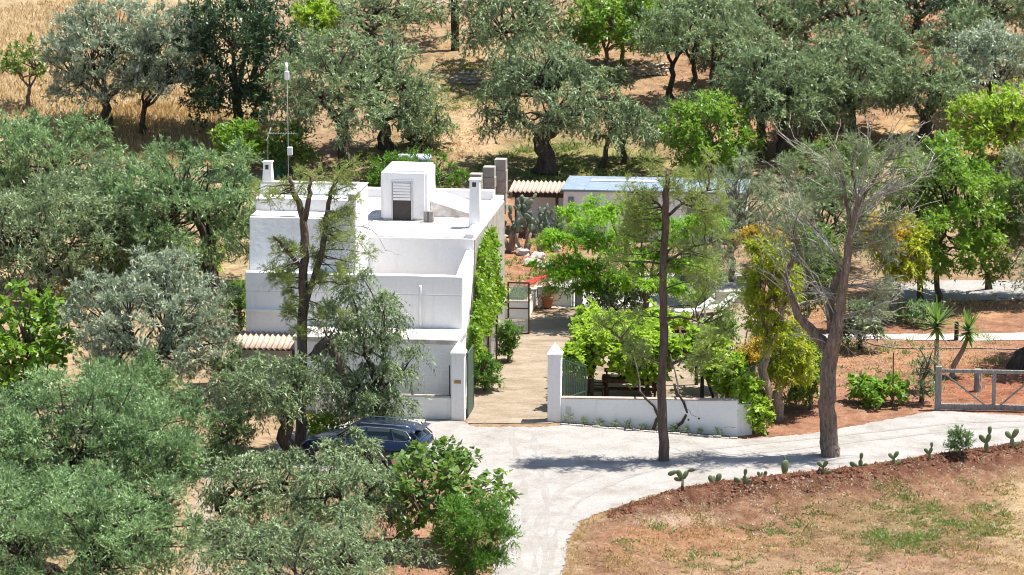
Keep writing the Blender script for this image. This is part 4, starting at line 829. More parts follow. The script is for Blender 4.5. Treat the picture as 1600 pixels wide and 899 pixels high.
A0, A1 = hpt(3.88, .12), atz(1153, 681); L = np.linalg.norm((A1 - A0)[:2]); ang = math.atan2(A1[1] - A0[1], A1[0] - A0[0])
t = thing('boundary_wall', 'low white rendered wall in front of the pergola with cracked right end', 'wall', A0, ang)
MB().hexa([(0, -.13, -.05), (L, -.13, -.05), (L, .13, -.05), (0, .13, -.05), (0, -.13, .90), (L, -.13, 1.33), (L, .13, 1.33), (0, .13, .90)]).build('wall_body', 'white', t, .015)
MB().hexa([(0, -.15, .903), (L + .02, -.15, 1.333), (L + .02, .15, 1.333), (0, .15, .903), (0, -.15, .945), (L + .02, -.15, 1.375), (L + .02, .15, 1.375), (0, .15, .945)]).build('coping', 'tile', t, .01)
MB().box((.2, -.138, .33), (.42, -.131, .62)).build('meter_hatch', 'galv', t, .004)
MB().hexa([(L + .001, -.13, -.05), (L + .45, .35, -.05), (L + .3, .6, -.05), (L - .02, .131, -.05), (L + .001, -.13, 1.2), (L + .45, .35, 1.15), (L + .3, .6, 1.15), (L - .02, .131, 1.2)]).build('return_wall', 'oldwhite', t, .015)
m = MB()
for q in ([(L - 2.0, 1.08), (L - 1.95, .9), (L - 1.8, .82), (L - 1.75, .68), (L - 1.55, .62)], [(L - .5, .3), (L - .3, .34), (L - .05, .32)]):
    for a, c in zip(q[:-1], q[1:]): m.bar((a[0], -.133, a[1]), (c[0], -.133, c[1]), .008)
m.build('crack', 'dark', t)
for x, z in ((L - 1.85, .48), (L - 1.45, .56)): MB().tube([(x, -.16, z), (x, -.1, z)], .035, 8).build('vent_hole', 'dark', t)
kerb = MB()
for k in range(22): x = .15 + k * .31; kerb.box((x, -.62 + .03 * math.sin(k * 2.1), -.03), (x + .29, -.50 + .03 * math.sin(k * 2.1), .06 + .015 * math.sin(k * 3.7)))
kerb.build('edging_stones', 'stone', t, .012)
rng = np.random.default_rng(61)
for k in range(11): # small plants along the wall
    x = .45 + k * .57 + rng.uniform(-.1, .1); p = A0 + np.array([math.cos(ang) * x + math.sin(ang) * .34, math.sin(ang) * x - math.cos(ang) * .34, 0]); h = rng.uniform(.2, .34)
    C = np.array([[0, 0, h * .5]]); V, ti = spray(C, h * .75, 26, 6, .10, .035, rng, .1, .6); V[..., 2] = np.maximum(V[..., 2], .01)
    tag(quads('border_plant', V, ti, 'olive', None), ['first', 'second', 'third', 'fourth', 'fifth', 'sixth', 'seventh', 'eighth', 'ninth', 'tenth', 'last'][k] + ' small dark plant tuft from the gate pillar along the low wall', 'plant', 'plants at the foot of the wall').location = p
t = thing('garden_wall', 'low white wall with wire mesh fence left of the gate', 'wall', hpt(0, 0), -TH)
MB().box((-5.4, -.12, -.05), (-.235, .12, .84)).build('wall_body', 'oldwhite', t, .015)
MB().box((-5.4, -.14, .843), (-.235, .14, .885)).build('coping', 'stone', t, .008)
for u in (-.32, -1.75, -3.2, -4.65): MB().tube([(u, 0, .88), (u, 0, 2.05)], .022, 6).build('fence_post', 'iron', t)
m = MB()
for k in range(90): u = -4.63 + k * .048; m.box((u - .002, -.002, .92), (u + .002, .002, 1.98))
for k in range(20): z = .93 + k * .055; m.box((-4.65, -.0025, z - .002), (-.33, .0025, z + .002))
stuff(m.build('wire_mesh', 'netgrey', t))
# ---------------------------------------------------------------- pergola with vine, table and benches
PY0, PY1 = 1.9, 5.6; xs = [aty(px, 600, PY0)[0] for px in (925, 1011, 1097)]; zt = 2.1
t = thing('pergola', 'wooden pergola of dark posts and brown beams behind the low wall', 'pergola', (xs[0], PY0, 0))
for Y in (0, PY1 - PY0):
    for x in xs: MB().box((x - xs[0] - .07, Y - .07, 0), (x - xs[0] + .07, Y + .07, zt)).build('post', 'darkwood', t, .01)
    MB().box((-.3, Y - .06, zt + .003), (xs[2] - xs[0] + .35, Y + .06, zt + .14)).build('beam', 'wood', t, .01)
for k in range(7): x = (xs[2] - xs[0]) * k / 6; MB().box((x - .04, -.35, zt + .145), (x + .04, PY1 - PY0 + .35, zt + .24)).build('rafter', 'wood', t, .008)
MB().bar((xs[2] - xs[0] + .55, -.1, 0), (xs[2] - xs[0] + .05, 0, 1.5), .09).build('brace', 'darkwood', t)
rng = np.random.default_rng(71); t = thing('grapevine', 'yellow-green grapevine sprawling over the pergola', 'vine', (xs[0], PY0, 0)); W_ = xs[2] - xs[0]
C = np.array([(rng.uniform(-.3, W_ * .62), rng.uniform(-.2, PY1 - PY0 + .2), zt + .28 + rng.uniform(-.05, .2)) for _ in range(75)] + [(rng.uniform(W_ * .25, W_ * .62), rng.uniform(-.3, .2), rng.uniform(1.25, 2.2)) for _ in range(16)]
    + [(rng.uniform(-.9, 0), rng.uniform(-.5, .3), rng.uniform(1.5, 2.3)) for _ in range(13)] + [(rng.uniform(W_ * .62, W_ + .9), rng.uniform(-.2, 1.5), zt + rng.uniform(-.1, .4)) for _ in range(12)] + [(W_ + rng.uniform(.4, 1.5), rng.uniform(-1.6, .2), rng.uniform(.8, 2.1)) for _ in range(20)] + [(W_ + rng.uniform(1.2, 2.0), rng.uniform(-4.6, -3.2), rng.uniform(.5, 1.9)) for _ in range(9)] + [(rng.uniform(-.5, W_), PY1 - PY0 + rng.uniform(.2, 1.6), zt + rng.uniform(0, .5)) for _ in range(14)])
V, ti = spray(C, .46, 30, 8, .19, .17, rng, .3, .3, 1.0, .9, tri=False, flat=.6); quads('foliage', V, ti, 'vine', t)
m = MB(); B = np.array([xs[0], PY0, 0])
for path in ([(1021, 671), (1028, 650), (1022, 635), (1008, 622), (1000, 612)], [(1050, 672), (1066, 660), (1074, 645), (1068, 628), (1060, 616)]):
    yw = np.interp(path[0][0], [875, 1153], [A0[1], A1[1]]) - .3; q = np.array([aty(x, y, yw) for x, y in path]) - B; q = np.concatenate([q, [q[-1] + (.02, .8, .15), q[-1] + (-.05, 1.5, .5), (q[-1][0] - .15, .1, zt + .1)]]); q, r = finer(q, np.linspace(.06, .025, len(q))); m.tube(q, r, 7, .1, rng)
m.tube(curve((-.1, .3, 0), (.5, 0, zt), rng, 7, .2), np.linspace(.05, .03, 7), 6); m.build('stem', 'bark', t, 0, True)
def table_set():
    c = np.array([aty(985, 600, 3.6)[0], 3.6, 0.03]); t = thing('garden_table', 'wooden garden table under the pergola', 'table', c, R_(-4))
    for k in range(5): MB().box((-1.1, -.42 + k * .17, .72), (1.1, -.42 + k * .17 + .16, .76)).build('board', 'wood', t, .006)
    for x in (-.95, .95):
        for y in (-.33, .33): MB().box((x - .04, y - .04, 0), (x + .04, y + .04, .718)).build('leg', 'wood', t)
    for k, (x, y) in enumerate([(-.6, 0), (.1, .1), (.6, -.1)]):
        a = np.arange(14) * 2 * math.pi / 14; m = MB(); m.add([(x + .17 * math.cos(q), y + .17 * math.sin(q), .764) for q in a] + [(x + .21 * math.cos(q), y + .21 * math.sin(q), .80) for q in a], [(i, (i + 1) % 14, 14 + (i + 1) % 14, 14 + i) for i in range(14)] + [tuple(range(14))[::-1]]); o = m.build('dish', ['whitepaint', 'galv', 'bin'][k], None)
        o.location = c; o.rotation_euler = (0, 0, R_(-4)); tag(o, ['white dish on the left of the pergola table', 'pale metal dish at the middle of the pergola table', 'dark dish on the right of the pergola table'][k], 'dish')
    for s, lab in ((-1, 'wooden bench in front of the pergola table'), (1, 'wooden bench behind the pergola table')):
        p = c + np.array([0, s * .75, 0]); t = thing('garden_bench', lab, 'bench', p, R_(-4) + (math.pi if s > 0 else 0))
        MB().box((-1, -.2, .42), (1, .2, .47)).build('seat', 'wood', t, .01)
        MB().box((-1, -.24, .72), (1, -.2, .88)).build('backrest', 'wood', t, .01)
        for x in (-.9, .9):
            MB().box((x - .035, -.24, 0), (x + .035, -.201, .72)).build('leg', 'wood', t); MB().box((x - .035, .12, 0), (x + .035, .18, .418)).build('leg', 'wood', t)
    p = np.array([aty(945, 600, 3.0)[0] - .3, 2.9, .03]); t = thing('garden_chair', 'light wooden armchair at the left end of the pergola table', 'chair', p, R_(80))
    MB().box((-.28, -.26, .40), (.28, .26, .44)).build('seat', 'wood', t, .01)
    for k in range(3): MB().box((-.27, -.27, .58 + k * .14), (.27, -.24, .68 + k * .14)).build('slat', 'wood', t)
    for x in (-.27, .27):
        MB().box((x - .025, -.275, 0), (x + .025, -.241, .98)).build('leg', 'wood', t); MB().box((x - .025, .2, 0), (x + .025, .25, .62)).build('leg', 'wood', t); MB().box((x - .035, -.24, .623), (x + .035, .27, .65)).build('armrest', 'wood', t)
table_set()
def lounger(p, rz, label):
    t = thing('sun_lounger', label, 'sun lounger', p, rz, 'white loungers by the patio'); MB().box((-.95, -.32, .28), (.35, .32, .34)).build('seat', 'whitepaint', t, .015)
    MB().hexa([(.355, -.32, .28), (1.0, -.32, .72), (1.0, .32, .72), (.355, .32, .28), (.33, -.32, .34), (.96, -.32, .78), (.96, .32, .78), (.33, .32, .34)]).build('backrest', 'whitepaint', t, .01)
    for x in (-.8, .3):
        for y in (-.26, .26): MB().box((x - .03, y - .03, 0), (x + .03, y + .03, .278)).build('leg', 'whitepaint', t)
lounger(atz(1080, 497) + [0, 0, .03], R_(14), 'white sun lounger nearer the slim pine trunk'); lounger(atz(1120, 491) + [0, 0, .03], R_(30), 'white sun lounger with raised back by the low grey wall')
a, c = atz(1118, 474), atz(1172, 472); t = MB().box((a[0], a[1], 0), (c[0] + .3, a[1] + .25, .55)).build('patio_wall', 'oldwhite', None, .02); tag(t, 'low grey-white wall at the edge of the patio behind the loungers', 'wall')
# iron fence on the right side of the courtyard
F0, F1 = atz(1166, 668), atz(1192, 515); L = np.linalg.norm((F1 - F0)[:2]); ang = math.atan2(F1[1] - F0[1], F1[0] - F0[0]); t = thing('iron_fence', 'dark iron bar fence along the right side of the courtyard', 'fence', F0, ang)
for z in (.25, 1.75): MB().box((0, -.02, z), (L, .02, z + .05)).build('rail', 'greeniron', t)
for k in range(int(L / .3)): MB().box((k * .3 - .012, -.012, .05), (k * .3 + .012, .012, 1.95)).build('bar', 'greeniron', t)
# ---------------------------------------------------------------- far end of the courtyard
t = thing('planter', 'white rectangular raised planter with green plants at the far end of the courtyard', 'planter', hpt(-.82, 18.9), -TH)
for a, c in (((0, 0, 0), (1.24, .2, .72)), ((0, 2.9, 0), (1.24, 3.1, .72)), ((0, .202, 0), (.2, 2.898, .72)), ((1.04, .202, 0), (1.24, 2.898, .72))): MB().box(a, c).build('wall', 'oldwhite', t, .01)
for a, c in (((-.03, -.03, .723), (1.27, .22, .79)), ((-.03, 2.88, .723), (1.27, 3.13, .79)), ((-.03, .222, .723), (.22, 2.878, .79)), ((1.02, .222, .723), (1.27, 2.878, .79))): MB().box(a, c).build('coping', 'tile', t, .008)
MB().box((.2, .2, .3), (1.04, 2.9, .66)).build('soil', 'clod', t)
rng = np.random.default_rng(81); C = np.array([(rng.uniform(.3, .95), rng.uniform(.3, 2.8), .74) for _ in range(26)]); V, ti = spray(C, .2, 22, 6, .13, .07, rng, .1, .7); tag(quads('planter_greens', V, ti, 'shrub', None), 'low green plants growing in the white planter', 'plants').matrix_world = t.matrix_basis
t = thing('low_wall', 'low white wall behind the terracotta pot', 'wall', hpt(.5, 21.75), -TH); MB().box((.0, 0, 0), (1.5, .18, .80)).build('wall_body', 'oldwhite', t, .01); MB().box((-.02, -.02, .803), (1.52, .2, .86)).build('coping', 'stone', t, .008)
t = thing('side_gate', 'narrow grey-green iron gate standing open at the far end of the courtyard', 'gate', hpt(2.06, 21.7), -TH)
for x in (0, .12, .40): MB().box((x - .03, -.03, 0), (x + .03, .03, 1.9)).build('post', 'greyiron', t)
MB().box((.152, -.012, .05), (.37, .012, .85)).build('panel', 'greyiron', t)
for z in (.86, 1.84): MB().box((.152, -.015, z), (.37, .015, z + .05)).build('rail', 'greyiron', t)
p = hpt(.98, 21.35); t = thing('flower_pot', 'terracotta pot holding an orange-leaved plant', 'pot', p + [0, 0, .035]); prof = [(0, .17), (.05, .19), (.38, .25), (.40, .285), (.47, .285)]; m = MB(); n = 20; a = np.arange(n) * 2 * math.pi / n
m.add([(r * math.cos(q), r * math.sin(q), z) for z, r in prof for q in a] + [(.24 * math.cos(q), .24 * math.sin(q), .44) for q in a], [(i * n + j, i * n + (j + 1) % n, (i + 1) * n + (j + 1) % n, (i + 1) * n + j) for i in range(5) for j in range(n)] + [tuple(range(n))[::-1], tuple(range(5 * n, 6 * n))]); m.build('pot_body', 'terracotta', t, 0, False)
V, ti = spray(np.array([[0, 0, .5]]), .62, 40, 3, .34, .07, rng, .15, 1.2); tag(quads('potted_plant', V, ti, 'croton', None), 'orange and green pointed-leaf plant in the terracotta pot', 'plant').location = p + [0, 0, .05]
def screen(u0, u1, v, z1, label, bars=()):
    t = thing('glazed_screen', label, 'screen', hpt(u0, v), -TH); w = u1 - u0
    for a, c in (((0, -.03, 0), (.06, .03, z1)), ((w - .06, -.03, 0), (w, .03, z1)), ((.062, -.03, z1 - .06), (w - .062, .03, z1)), ((.062, -.03, .02), (w - .062, .03, .08))): MB().box(a, c).build('frame_bar', 'rust', t)
    for z in bars: MB().box((.062, -.03, z), (w - .062, .03, z + .05)).build('crossbar', 'rust', t)
    MB().box((.062, -.006, .09), (w - .062, .006, z1 - .07)).build('pane', 'pane', t)
screen(-.08, .86, 15.6, 2.25, 'dark-framed glazed screen farthest along the house wall', (1.1,)); screen(-.08, .45, 11.9, 2.15, 'middle dark-framed glazed screen along the house wall', (.95,)); screen(-.08, .30, 9.2, 2.05, 'brown-framed glazed screen nearest the gate along the house wall')
p = hpt(-.1, 24.6); t = thing('deck_chair', 'red fabric deck chair behind the planter', 'deck chair', p, R_(20))
MB().hexa([(-.7, -.3, .30), (.75, -.3, .78), (.75, .3, .78), (-.7, .3, .30), (-.7, -.3, .33), (.75, -.3, .81), (.75, .3, .81), (-.7, .3, .33)]).build('sling', 'red', t, .01)
for y in (-.32, .32): MB().bar((-.5, y, 0), (.75, y, .8), .04).build('leg', 'greywood', t); MB().bar((.45, y, 0), (-.7, y, .36), .04).build('leg', 'greywood', t)
t = thing('swing_frame', 'thin grey tripod frame behind the low wall', 'frame', hpt(.75, 23.6), -TH)
for q in ((-.1, -.3, 0), (.75, -.4, 0), (.3, .7, 0)): MB().bar(q, (.1, 0, 1.85), .045).build('leg', 'greyiron', t)
t = thing('crate', 'small dark box beside the red deck chair', 'box', hpt(.35, 23.9), -TH); MB().box((-.25, -.2, 0), (.25, .2, .4)).build('body', 'bin', t, .02); MB().box((-.27, -.22, .403), (.27, .22, .45)).build('lid', 'oldwhite', t, .01)
# ---------------------------------------------------------------- outbuilding, lean-to, stone pillars, tank, pole
B0 = gp(880, 372); rz = R_(-7); t = thing('outbuilding', 'long white outbuilding with flat blue-grey roof', 'outbuilding', B0 - [0, 0, .3], rz)
MB().box((0, 0, 0), (8.8, 3.9, 2.62)).build('wall', 'white', t, .03); MB().box((-.12, -.18, 2.623), (8.9, 4.0, 2.74)).build('roof', 'bluesheet', t, .02)
MB().box((1.1, 2.3, 2.743), (4.3, 2.75, 2.80)).build('skylight', 'whitepaint', t, .01)
for k in range(8): MB().box((-.1 + k * 1.12, -.16, 2.742), (-.06 + k * 1.12, 3.98, 2.765)).build('roof_seam', 'bluesheet', t)
for x in (3.0, 6.0): d = MB().box((x, -.02, .2), (x + .9, -.002, 2.2)).build('door', 'greywood', t, .004); MB().box((x + .78, -.06, 1.15), (x + .84, -.022, 1.3)).build('handle', 'iron', d)
c, s = math.cos(rz), math.sin(rz)
def obp(x, y, z): return B0 + np.array([x * c - y * s, x * s + y * c, z - .3])
t = thing('leaning_board', 'grey weathered board leaning on the outbuilding wall', 'board', obp(.25, -.25, .3), rz); MB().hexa([(0, -.1, 0), (.27, -.1, 0), (.27, -.04, 0), (0, -.04, 0), (0, .15, 2.05), (.27, .15, 2.05), (.27, .2, 2.05), (0, .2, 2.05)]).build('plank', 'greywood', t, .02)
t = thing('trestle', 'grey wooden A-shaped frame against the outbuilding wall', 'trestle', obp(1.45, -.35, .3), rz)
for a, e in (((-.45, 0, 0), (-.08, .15, 2.05)), ((.55, 0, 0), (.12, .15, 2.05)), ((0, -.05, 0), (.02, .1, 2.05))): MB().bar(a, e, .12, .06).build('leg', 'greywood', t)
MB().box((-.12, .05, 2.0), (.16, .22, 2.08)).build('top', 'greywood', t)
L0 = gp(798, 368); t = thing('lean_to', 'lean-to shed with corrugated roof on a dark beam between pillars and outbuilding', 'shed', L0 - [0, 0, .3], rz)
MB().box((.05, 1.6, 0), (2.55, 1.8, 2.55)).build('wall', 'oldwhite', t, .02); MB().box((.1, -.08, 2.22), (2.6, .08, 2.44)).build('beam', 'darkwood', t, .01); MB().box((2.2, -.06, 0), (2.34, .06, 2.215)).build('post', 'darkwood', t); MB().box((.2, -.06, 0), (.34, .06, 2.215)).build('post', 'darkwood', t)
corrugated('roof', (-.05, -.3, 2.52), (2.68, 0, 0), (0, 2.2, .18), 12, .05, 'tile', t)
for k, (x, ty, by) in enumerate([(744, 271, 345), (765, 260, 338), (783, 248, 332)]):
    g = gp(x, by); top = aty(x, ty, g[1])[2] - g[2]; t = thing('stone_pillar', ['short stone pillar closest behind the right chimney', 'middle one of the three grey stone block pillars', 'tallest stone pillar beside the corrugated lean-to'][k], 'pillar', g - [0, 0, .1], R_(-8), 'stone block pillars behind the house'); n = int(top / .46); h = (top + .1) / n
    for i in range(n): e = .015 * math.sin(i * 2.3 + k); MB().box((-.29 + e, -.29, i * h + .003), (.29 + e, .29, (i + 1) * h - .004)).build('block', 'stone', t, .018)
g = gp(648, 292); z = aty(648, 249, g[1])[2]; t = thing('water_tank', 'pale blue cylindrical water tank behind the roof hut', 'tank', (g[0], g[1], g[2])); hz = z - g[2]
m = MB(); m.tube([(-.88, 0, hz), (-.84, 0, hz), (-.80, 0, hz), (.80, 0, hz), (.84, 0, hz), (.88, 0, hz)], [.10, .24, .28, .28, .24, .10], 20); m.build('tank_body', 'tank', t, 0, True)
for x in (-.5, .5): MB().box((x - .06, -.25, -.1), (x + .06, .25, hz - .2)).build('support', 'stone', t)
g = gp(711, 79); t = thing('utility_pole', 'thick dark wooden utility pole on the slope at the top', 'pole', g); MB().tube([(0, 0, -.2), (0, 0, 4.5), (.02, 0, 9.0)], [.25, .22, .18], 14).build('shaft', 'darkwood', t, 0, True); MB().box((-.9, -.06, 8.3), (.9, .06, 8.42)).build('crossarm', 'darkwood', t)
g = gp(437, 275); t = thing('netting_roll', 'rolled dark green netting standing at the house corner', 'netting', g); MB().tube([(0, 0, 0), (.03, 0, .9), (.12, 0, 1.7)], [.30, .22, .10], 9, .12, np.random.default_rng(3)).build('roll', 'net', t); MB().tube([(.03, -.24, .85), (.03, .24, .85)], .02, 6).build('tie', 'greywood', t)
# ---------------------------------------------------------------- dry-stone walls and rocks
def stoneblob(rng, sub=1):
    bm = bmesh.new(); bmesh.ops.create_icosphere(bm, subdivisions=sub, radius=1.0)
    for v in bm.verts: v.co = v.co * rng.uniform(.75, 1.2); v.co.z *= .75
    me_ = bpy.data.meshes.new('rock'); bm.to_mesh(me_); bm.free(); me_.materials.append(M['rock']); return me_
def drywall(a_px, b_px, h, label, seed, mat='stone'):
    rng = np.random.default_rng(seed); a, b_ = gp(*a_px), gp(*b_px); L = np.linalg.norm((b_ - a)[:2]); m = MB(); ico = np.array([(1, 0, 0), (.3, .9, .1), (-.8, .6, 0), (-.9, -.5, .1), (.2, -1, 0), (0, 0, .85), (.1, 0, -.85)]); fc = [(0, 1, 5), (1, 2, 5), (2, 3, 5), (3, 4, 5), (4, 0, 5), (1, 0, 6), (2, 1, 6), (3, 2, 6), (4, 3, 6), (0, 4, 6)]
    z = .08
    while z < h:
        x = 0.0
        while x < L:
            s = rng.uniform(.12, .24); p = a + (b_ - a) * (x / L); p[2] = float(terrain(p[0], p[1])) + z
            if rng.random() < .93 and z < h * (.75 + .3 * math.sin(x * 1.3 + seed)): m.add((ico * rng.uniform(.7, 1.2, ico.shape)) * [s, s * .9, s * .7] + p + rng.normal(0, .03, 3), fc)
            x += s * 1.65
        z += .19
    o = m.build('dry_stone_wall', mat); tag(o, label, 'stone wall'); return o
drywall((712, 132), (758, 132), .75, 'short curved dry-stone wall on the slope right of the utility pole', 1); drywall((900, 122), (1045, 118), .8, 'long dry-stone terrace wall under the almond tree', 2, 'rock'); drywall((672, 12), (735, 12), .9, 'dry-stone wall behind the utility pole at the top edge', 3); drywall((1556, 470), (1680, 472), .55, 'low pale stone wall at the right end of the gravel terrace', 4, 'rock'); drywall((790, 372), (868, 366), .5, 'low stone bed edge behind the prickly pears', 5, 'rock')
rng = np.random.default_rng(91); MR = [stoneblob(rng, 2) for _ in range(4)]
for k, (x, y, r, lab) in enumerate([(365, 748, 16, 'large pinkish boulder beside the track at lower left'), (388, 745, 15, 'pale boulder right of the pinkish boulder at lower left'), (346, 650, 9, 'white stone on the upper part of the left track'), (350, 672, 9, 'white stone halfway down the left track'), (330, 800, 8, 'pale stone at the foot of the leaning olive trunk'),
    (818, 398, 12, 'orange-brown rock in the cactus bed'), (842, 405, 13, 'pale rock at the front of the cactus bed'), (800, 388, 11, 'rock under the left prickly pear'), (868, 392, 12, 'long pale rock right of the prickly pears'), (832, 415, 14, 'grey round boulder behind the red deck chair'), (852, 418, 12, 'grey boulder at the edge of the cactus bed')]):
    g = gp(x, y); s = r / pxm(g); o = put('rock', MR[k % 4], None); o.location = g + [0, 0, s * .3]; o.scale = (s, s * .9, s * .8); o.rotation_euler = (0, 0, k * 1.7); tag(o, lab, 'rock')
# ---------------------------------------------------------------- cacti, yuccas, borders
def padmesh(sub=2):
    bm = bmesh.new(); bmesh.ops.create_icosphere(bm, subdivisions=sub, radius=.5)
    for v in bm.verts:
        z = v.co.z + .5; v.co.x *= .50 * (.72 + .5 * z); v.co.y *= .15; v.co.z = z
    me_ = bpy.data.meshes.new('pad'); bm.to_mesh(me_); bm.free(); me_.polygons.foreach_set('use_smooth', [True] * len(me_.polygons)); return me_
PADS = padmesh(); PADS.materials.append(M['cactus']); PADB = padmesh(); PADB.materials.append(M['pearcactus'])
def pad(me_, par, p, h, tilt, az):
    o = put('pad', me_, None, par); o.location = p; o.scale = (h, h, h); o.rotation_euler = Matrix.Rotation(az, 3, 'Z').to_4x4().to_euler(); o.rotation_euler = (Matrix.Rotation(az, 3, 'Z') @ Matrix.Rotation(tilt, 3, 'Y')).to_euler(); return o
def padtip(p, h, tilt, az, f=.9): v = Matrix.Rotation(az, 3, 'Z') @ Matrix.Rotation(tilt, 3, 'Y') @ Vector((0, 0, h * f)); return [p[0] + v.x, p[1] + v.y, p[2] + v.z]
CA = [(1066, 768, 34, 'drooping cactus nearest the road bend, first in the bank row', 'droop'), (1116, 757, 16, 'low double-padded cactus, second in the bank row', 'pair'), (1163, 756, 22, 'upright small cactus with a side pad, third in the bank row', 'side'), (1190, 746, 10, 'tiny cactus tuft, fourth in the bank row', 'pair'), (1226, 743, 28, 'single tall pad cactus standing alone in the bank row', 'tall'), (1287, 741, 20, 'cactus with pads spread like a fan below the dead pine', 'fan'), (1344, 731, 22, 'cactus with one upright pad over a low pad', 'side'), (1397, 727, 20, 'two-eared cactus in the middle right of the bank row', 'fan'), (1452, 719, 27, 'three-padded cactus left of the feathery bank shrub', 'three'), (1541, 706, 38, 'tallest cactus with stacked pads right of the bank shrub', 'three'), (1582, 699, 30, 'slim cactus at the right edge of the bank row', 'fan')]
for k, (x, y, h, lab, kd) in enumerate(CA):
    g = gp(x, y); H = (1.12 if k < 8 else .98) * h / pxm(g); t = thing('cactus', lab, 'cactus', g - [0, 0, .02], .3 * math.sin(k * 2.0), 'cacti along the bank')
    if kd == 'tall': pad(PADS, t, (0, 0, 0), H * .85, .02, 0); pad(PADS, t, padtip((0, 0, 0), H * .85, .02, 0, .95), H * .25, -.3, 0)
    if kd == 'pair': pad(PADS, t, (-.05, 0, 0), H, -.35, .1); pad(PADS, t, (.08, .02, 0), H * 1.1, .3, -.1); pad(PADS, t, (.0, .08, 0), H * .8, .05, .6)
    if kd == 'side': pad(PADS, t, (0, 0, 0), H * .6, .05, .1); pad(PADS, t, padtip((0, 0, 0), H * .6, .05, .1), H * .5, .12, 0); pad(PADS, t, (-.05, .02, 0), H * .7, -1.0, .1); pad(PADS, t, (.04, -.03, 0), H * .5, .8, 0)
    if kd == 'fan': pad(PADS, t, (0, 0, 0), H * .55, -.1, .1); q = padtip((0, 0, 0), H * .55, -.1, .1); pad(PADS, t, q, H * .6, -.75, .1); pad(PADS, t, q, H * .65, .5, -.2); pad(PADS, t, (.05, 0, 0), H * .5, .9, 0)
    if kd == 'three': pad(PADS, t, (0, 0, 0), H * .42, 0, 0); q = padtip((0, 0, 0), H * .42, 0, 0); pad(PADS, t, q, H * .48, -.7, .1); pad(PADS, t, q, H * .45, .3, 0); q2 = padtip(q, H * .45, .3, 0); pad(PADS, t, q2, H * .38, .0, .2)
    if kd == 'droop':
        MB().tube([(0, 0, -.05), (.02, 0, H * .55)], [.06, .045], 8).build('stem', 'figbark', t, 0, True); q = (.02, 0, H * .5); pad(PADS, t, q, H * .5, -.5, 0); pad(PADS, t, padtip(q, H * .5, -.5, 0), H * .45, -1.9, .2); pad(PADS, t, q, H * .45, .45, .3); pad(PADS, t, padtip(q, H * .45, .45, .3), H * .35, 1.3, 0); pad(PADS, t, q, H * .4, -1.5, -.4)
def pear(x, y, top, npad, lab, seed, spreadx):
    rng = np.random.default_rng(seed); g = gp(x, y); H = (y - top) / pxm(g); t = thing('prickly_pear', lab, 'prickly pear', g)
    tr = MB(); tips = []
    for k in range(3):
        a = rng.uniform(0, 6.28); q = curve((0, 0, -.1), (math.cos(a) * .35, math.sin(a) * .25, H * rng.uniform(.3, .42)), rng, 5, .1); tr.tube(q, [.14, .12, .11, .10, .08], 8, .1, rng); tips.append((q[-1], 0, a))
    tr.build('trunk', 'trunktan', t, 0, True); cand = list(tips); n = 0
    while n < npad and cand:
        i = rng.integers(len(cand)); p, ti, az = cand[i]; h = rng.uniform(.34, .50); az2 = rng.uniform(-1.1, 1.1) + (math.pi if rng.random() < .5 else 0); ti2 = rng.uniform(-.1, 1.0)
        q = padtip(p, h, ti2, az2, .9)
        if q[2] < H and abs(q[0]) < spreadx: pad(PADB, t, [float(c_) for c_ in p], h, ti2, az2); cand.append((q, ti2, az2)); n += 1
        elif rng.random() < .2 and len(cand) > 3: cand.pop(i)
        else: npad -= .2
    return t
pear(797, 392, 312, 44, 'left prickly pear, nearest the side wall of the house', 5, .9); pear(820, 396, 300, 48, 'middle prickly pear with the darkest trunk', 6, .95); pear(846, 396, 316, 46, 'right prickly pear beside the feathery tree', 7, 1.0)
def leafblade():
    m = MB(); n = 5; V = []
    for i in range(n + 1): f = i / n; wd = .036 * (1 - f ** 2) + .006; V += [(-wd, 0, f), (0, -.012 * (1 - f), f), (wd, 0, f)]
    Fc = [(3 * i + j, 3 * i + j + 1, 3 * i + j + 4, 3 * i + j + 3) for i in range(n) for j in range(2)]; m.add(V, Fc); me_ = m.mesh('leaf'); at = me_.attributes.new('tint', 'FLOAT', 'FACE'); at.data.foreach_set('value', [.55] * len(me_.polygons)); me_.materials.append(M['yucca']); return me_
LB = leafblade()
def yucca(base, path, head, R, n, lab, seed):
    rng = np.random.default_rng(seed); B = gp(*base); t = thing('yucca', lab, 'yucca', B); q = np.array([aty(x, y, B[1]) for x, y in path]) - B; q[0] = (q[0][0], 0, -.08)
    MB().tube(*finer(q, np.linspace(.12, .08, len(q))), 8, .1, rng).build('trunk', 'trunktan', t, 0, True); top = aty(*head, B[1]) - B; S = pxm(B)
    for i in range(n):
        a = rng.uniform(0, 6.28); ti = rng.uniform(.1, 1.75) if i > n * .2 else rng.uniform(1.7, 2.6); o = put('leaf', LB, None, t); L_ = R / S * rng.uniform(.75, 1.15) * (1 if ti < 1.6 else .8); o.scale = (1.5, 1.0, L_); o.location = top + [0, 0, -.35 * max(0, ti - .6) * .5]
        o.rotation_euler = (Matrix.Rotation(a, 3, 'Z') @ Matrix.Rotation(ti, 3, 'Y') @ Matrix.Rotation(R_(90), 3, 'Z')).to_euler()
yucca((1463, 612), [(1463, 612), (1463, 570), (1464, 530)], (1464, 503), 38, 80, 'tall yucca with a shaggy head left of the gate post', 1); yucca((1487, 590), [(1487, 590), (1490, 572), (1504, 548), (1512, 528)], (1513, 512), 32, 60, 'shorter leaning yucca behind the wooden gate', 2)
tree('shrub', 'bank_shrub', 'feathery grey-green shrub among the bank cacti', 'shrub', (1500, 712), (1500, 690), (20, 20), r0=.03, low=-.9, mat='olivegreen')
tree('fig', 'broad_leaved_plant', 'low broad-leaved green plant in the red soil left of the wooden gate', 'plant', (1372, 632), (1372, 608), (42, 20), r0=.03, low=-.9, mat='fresh')
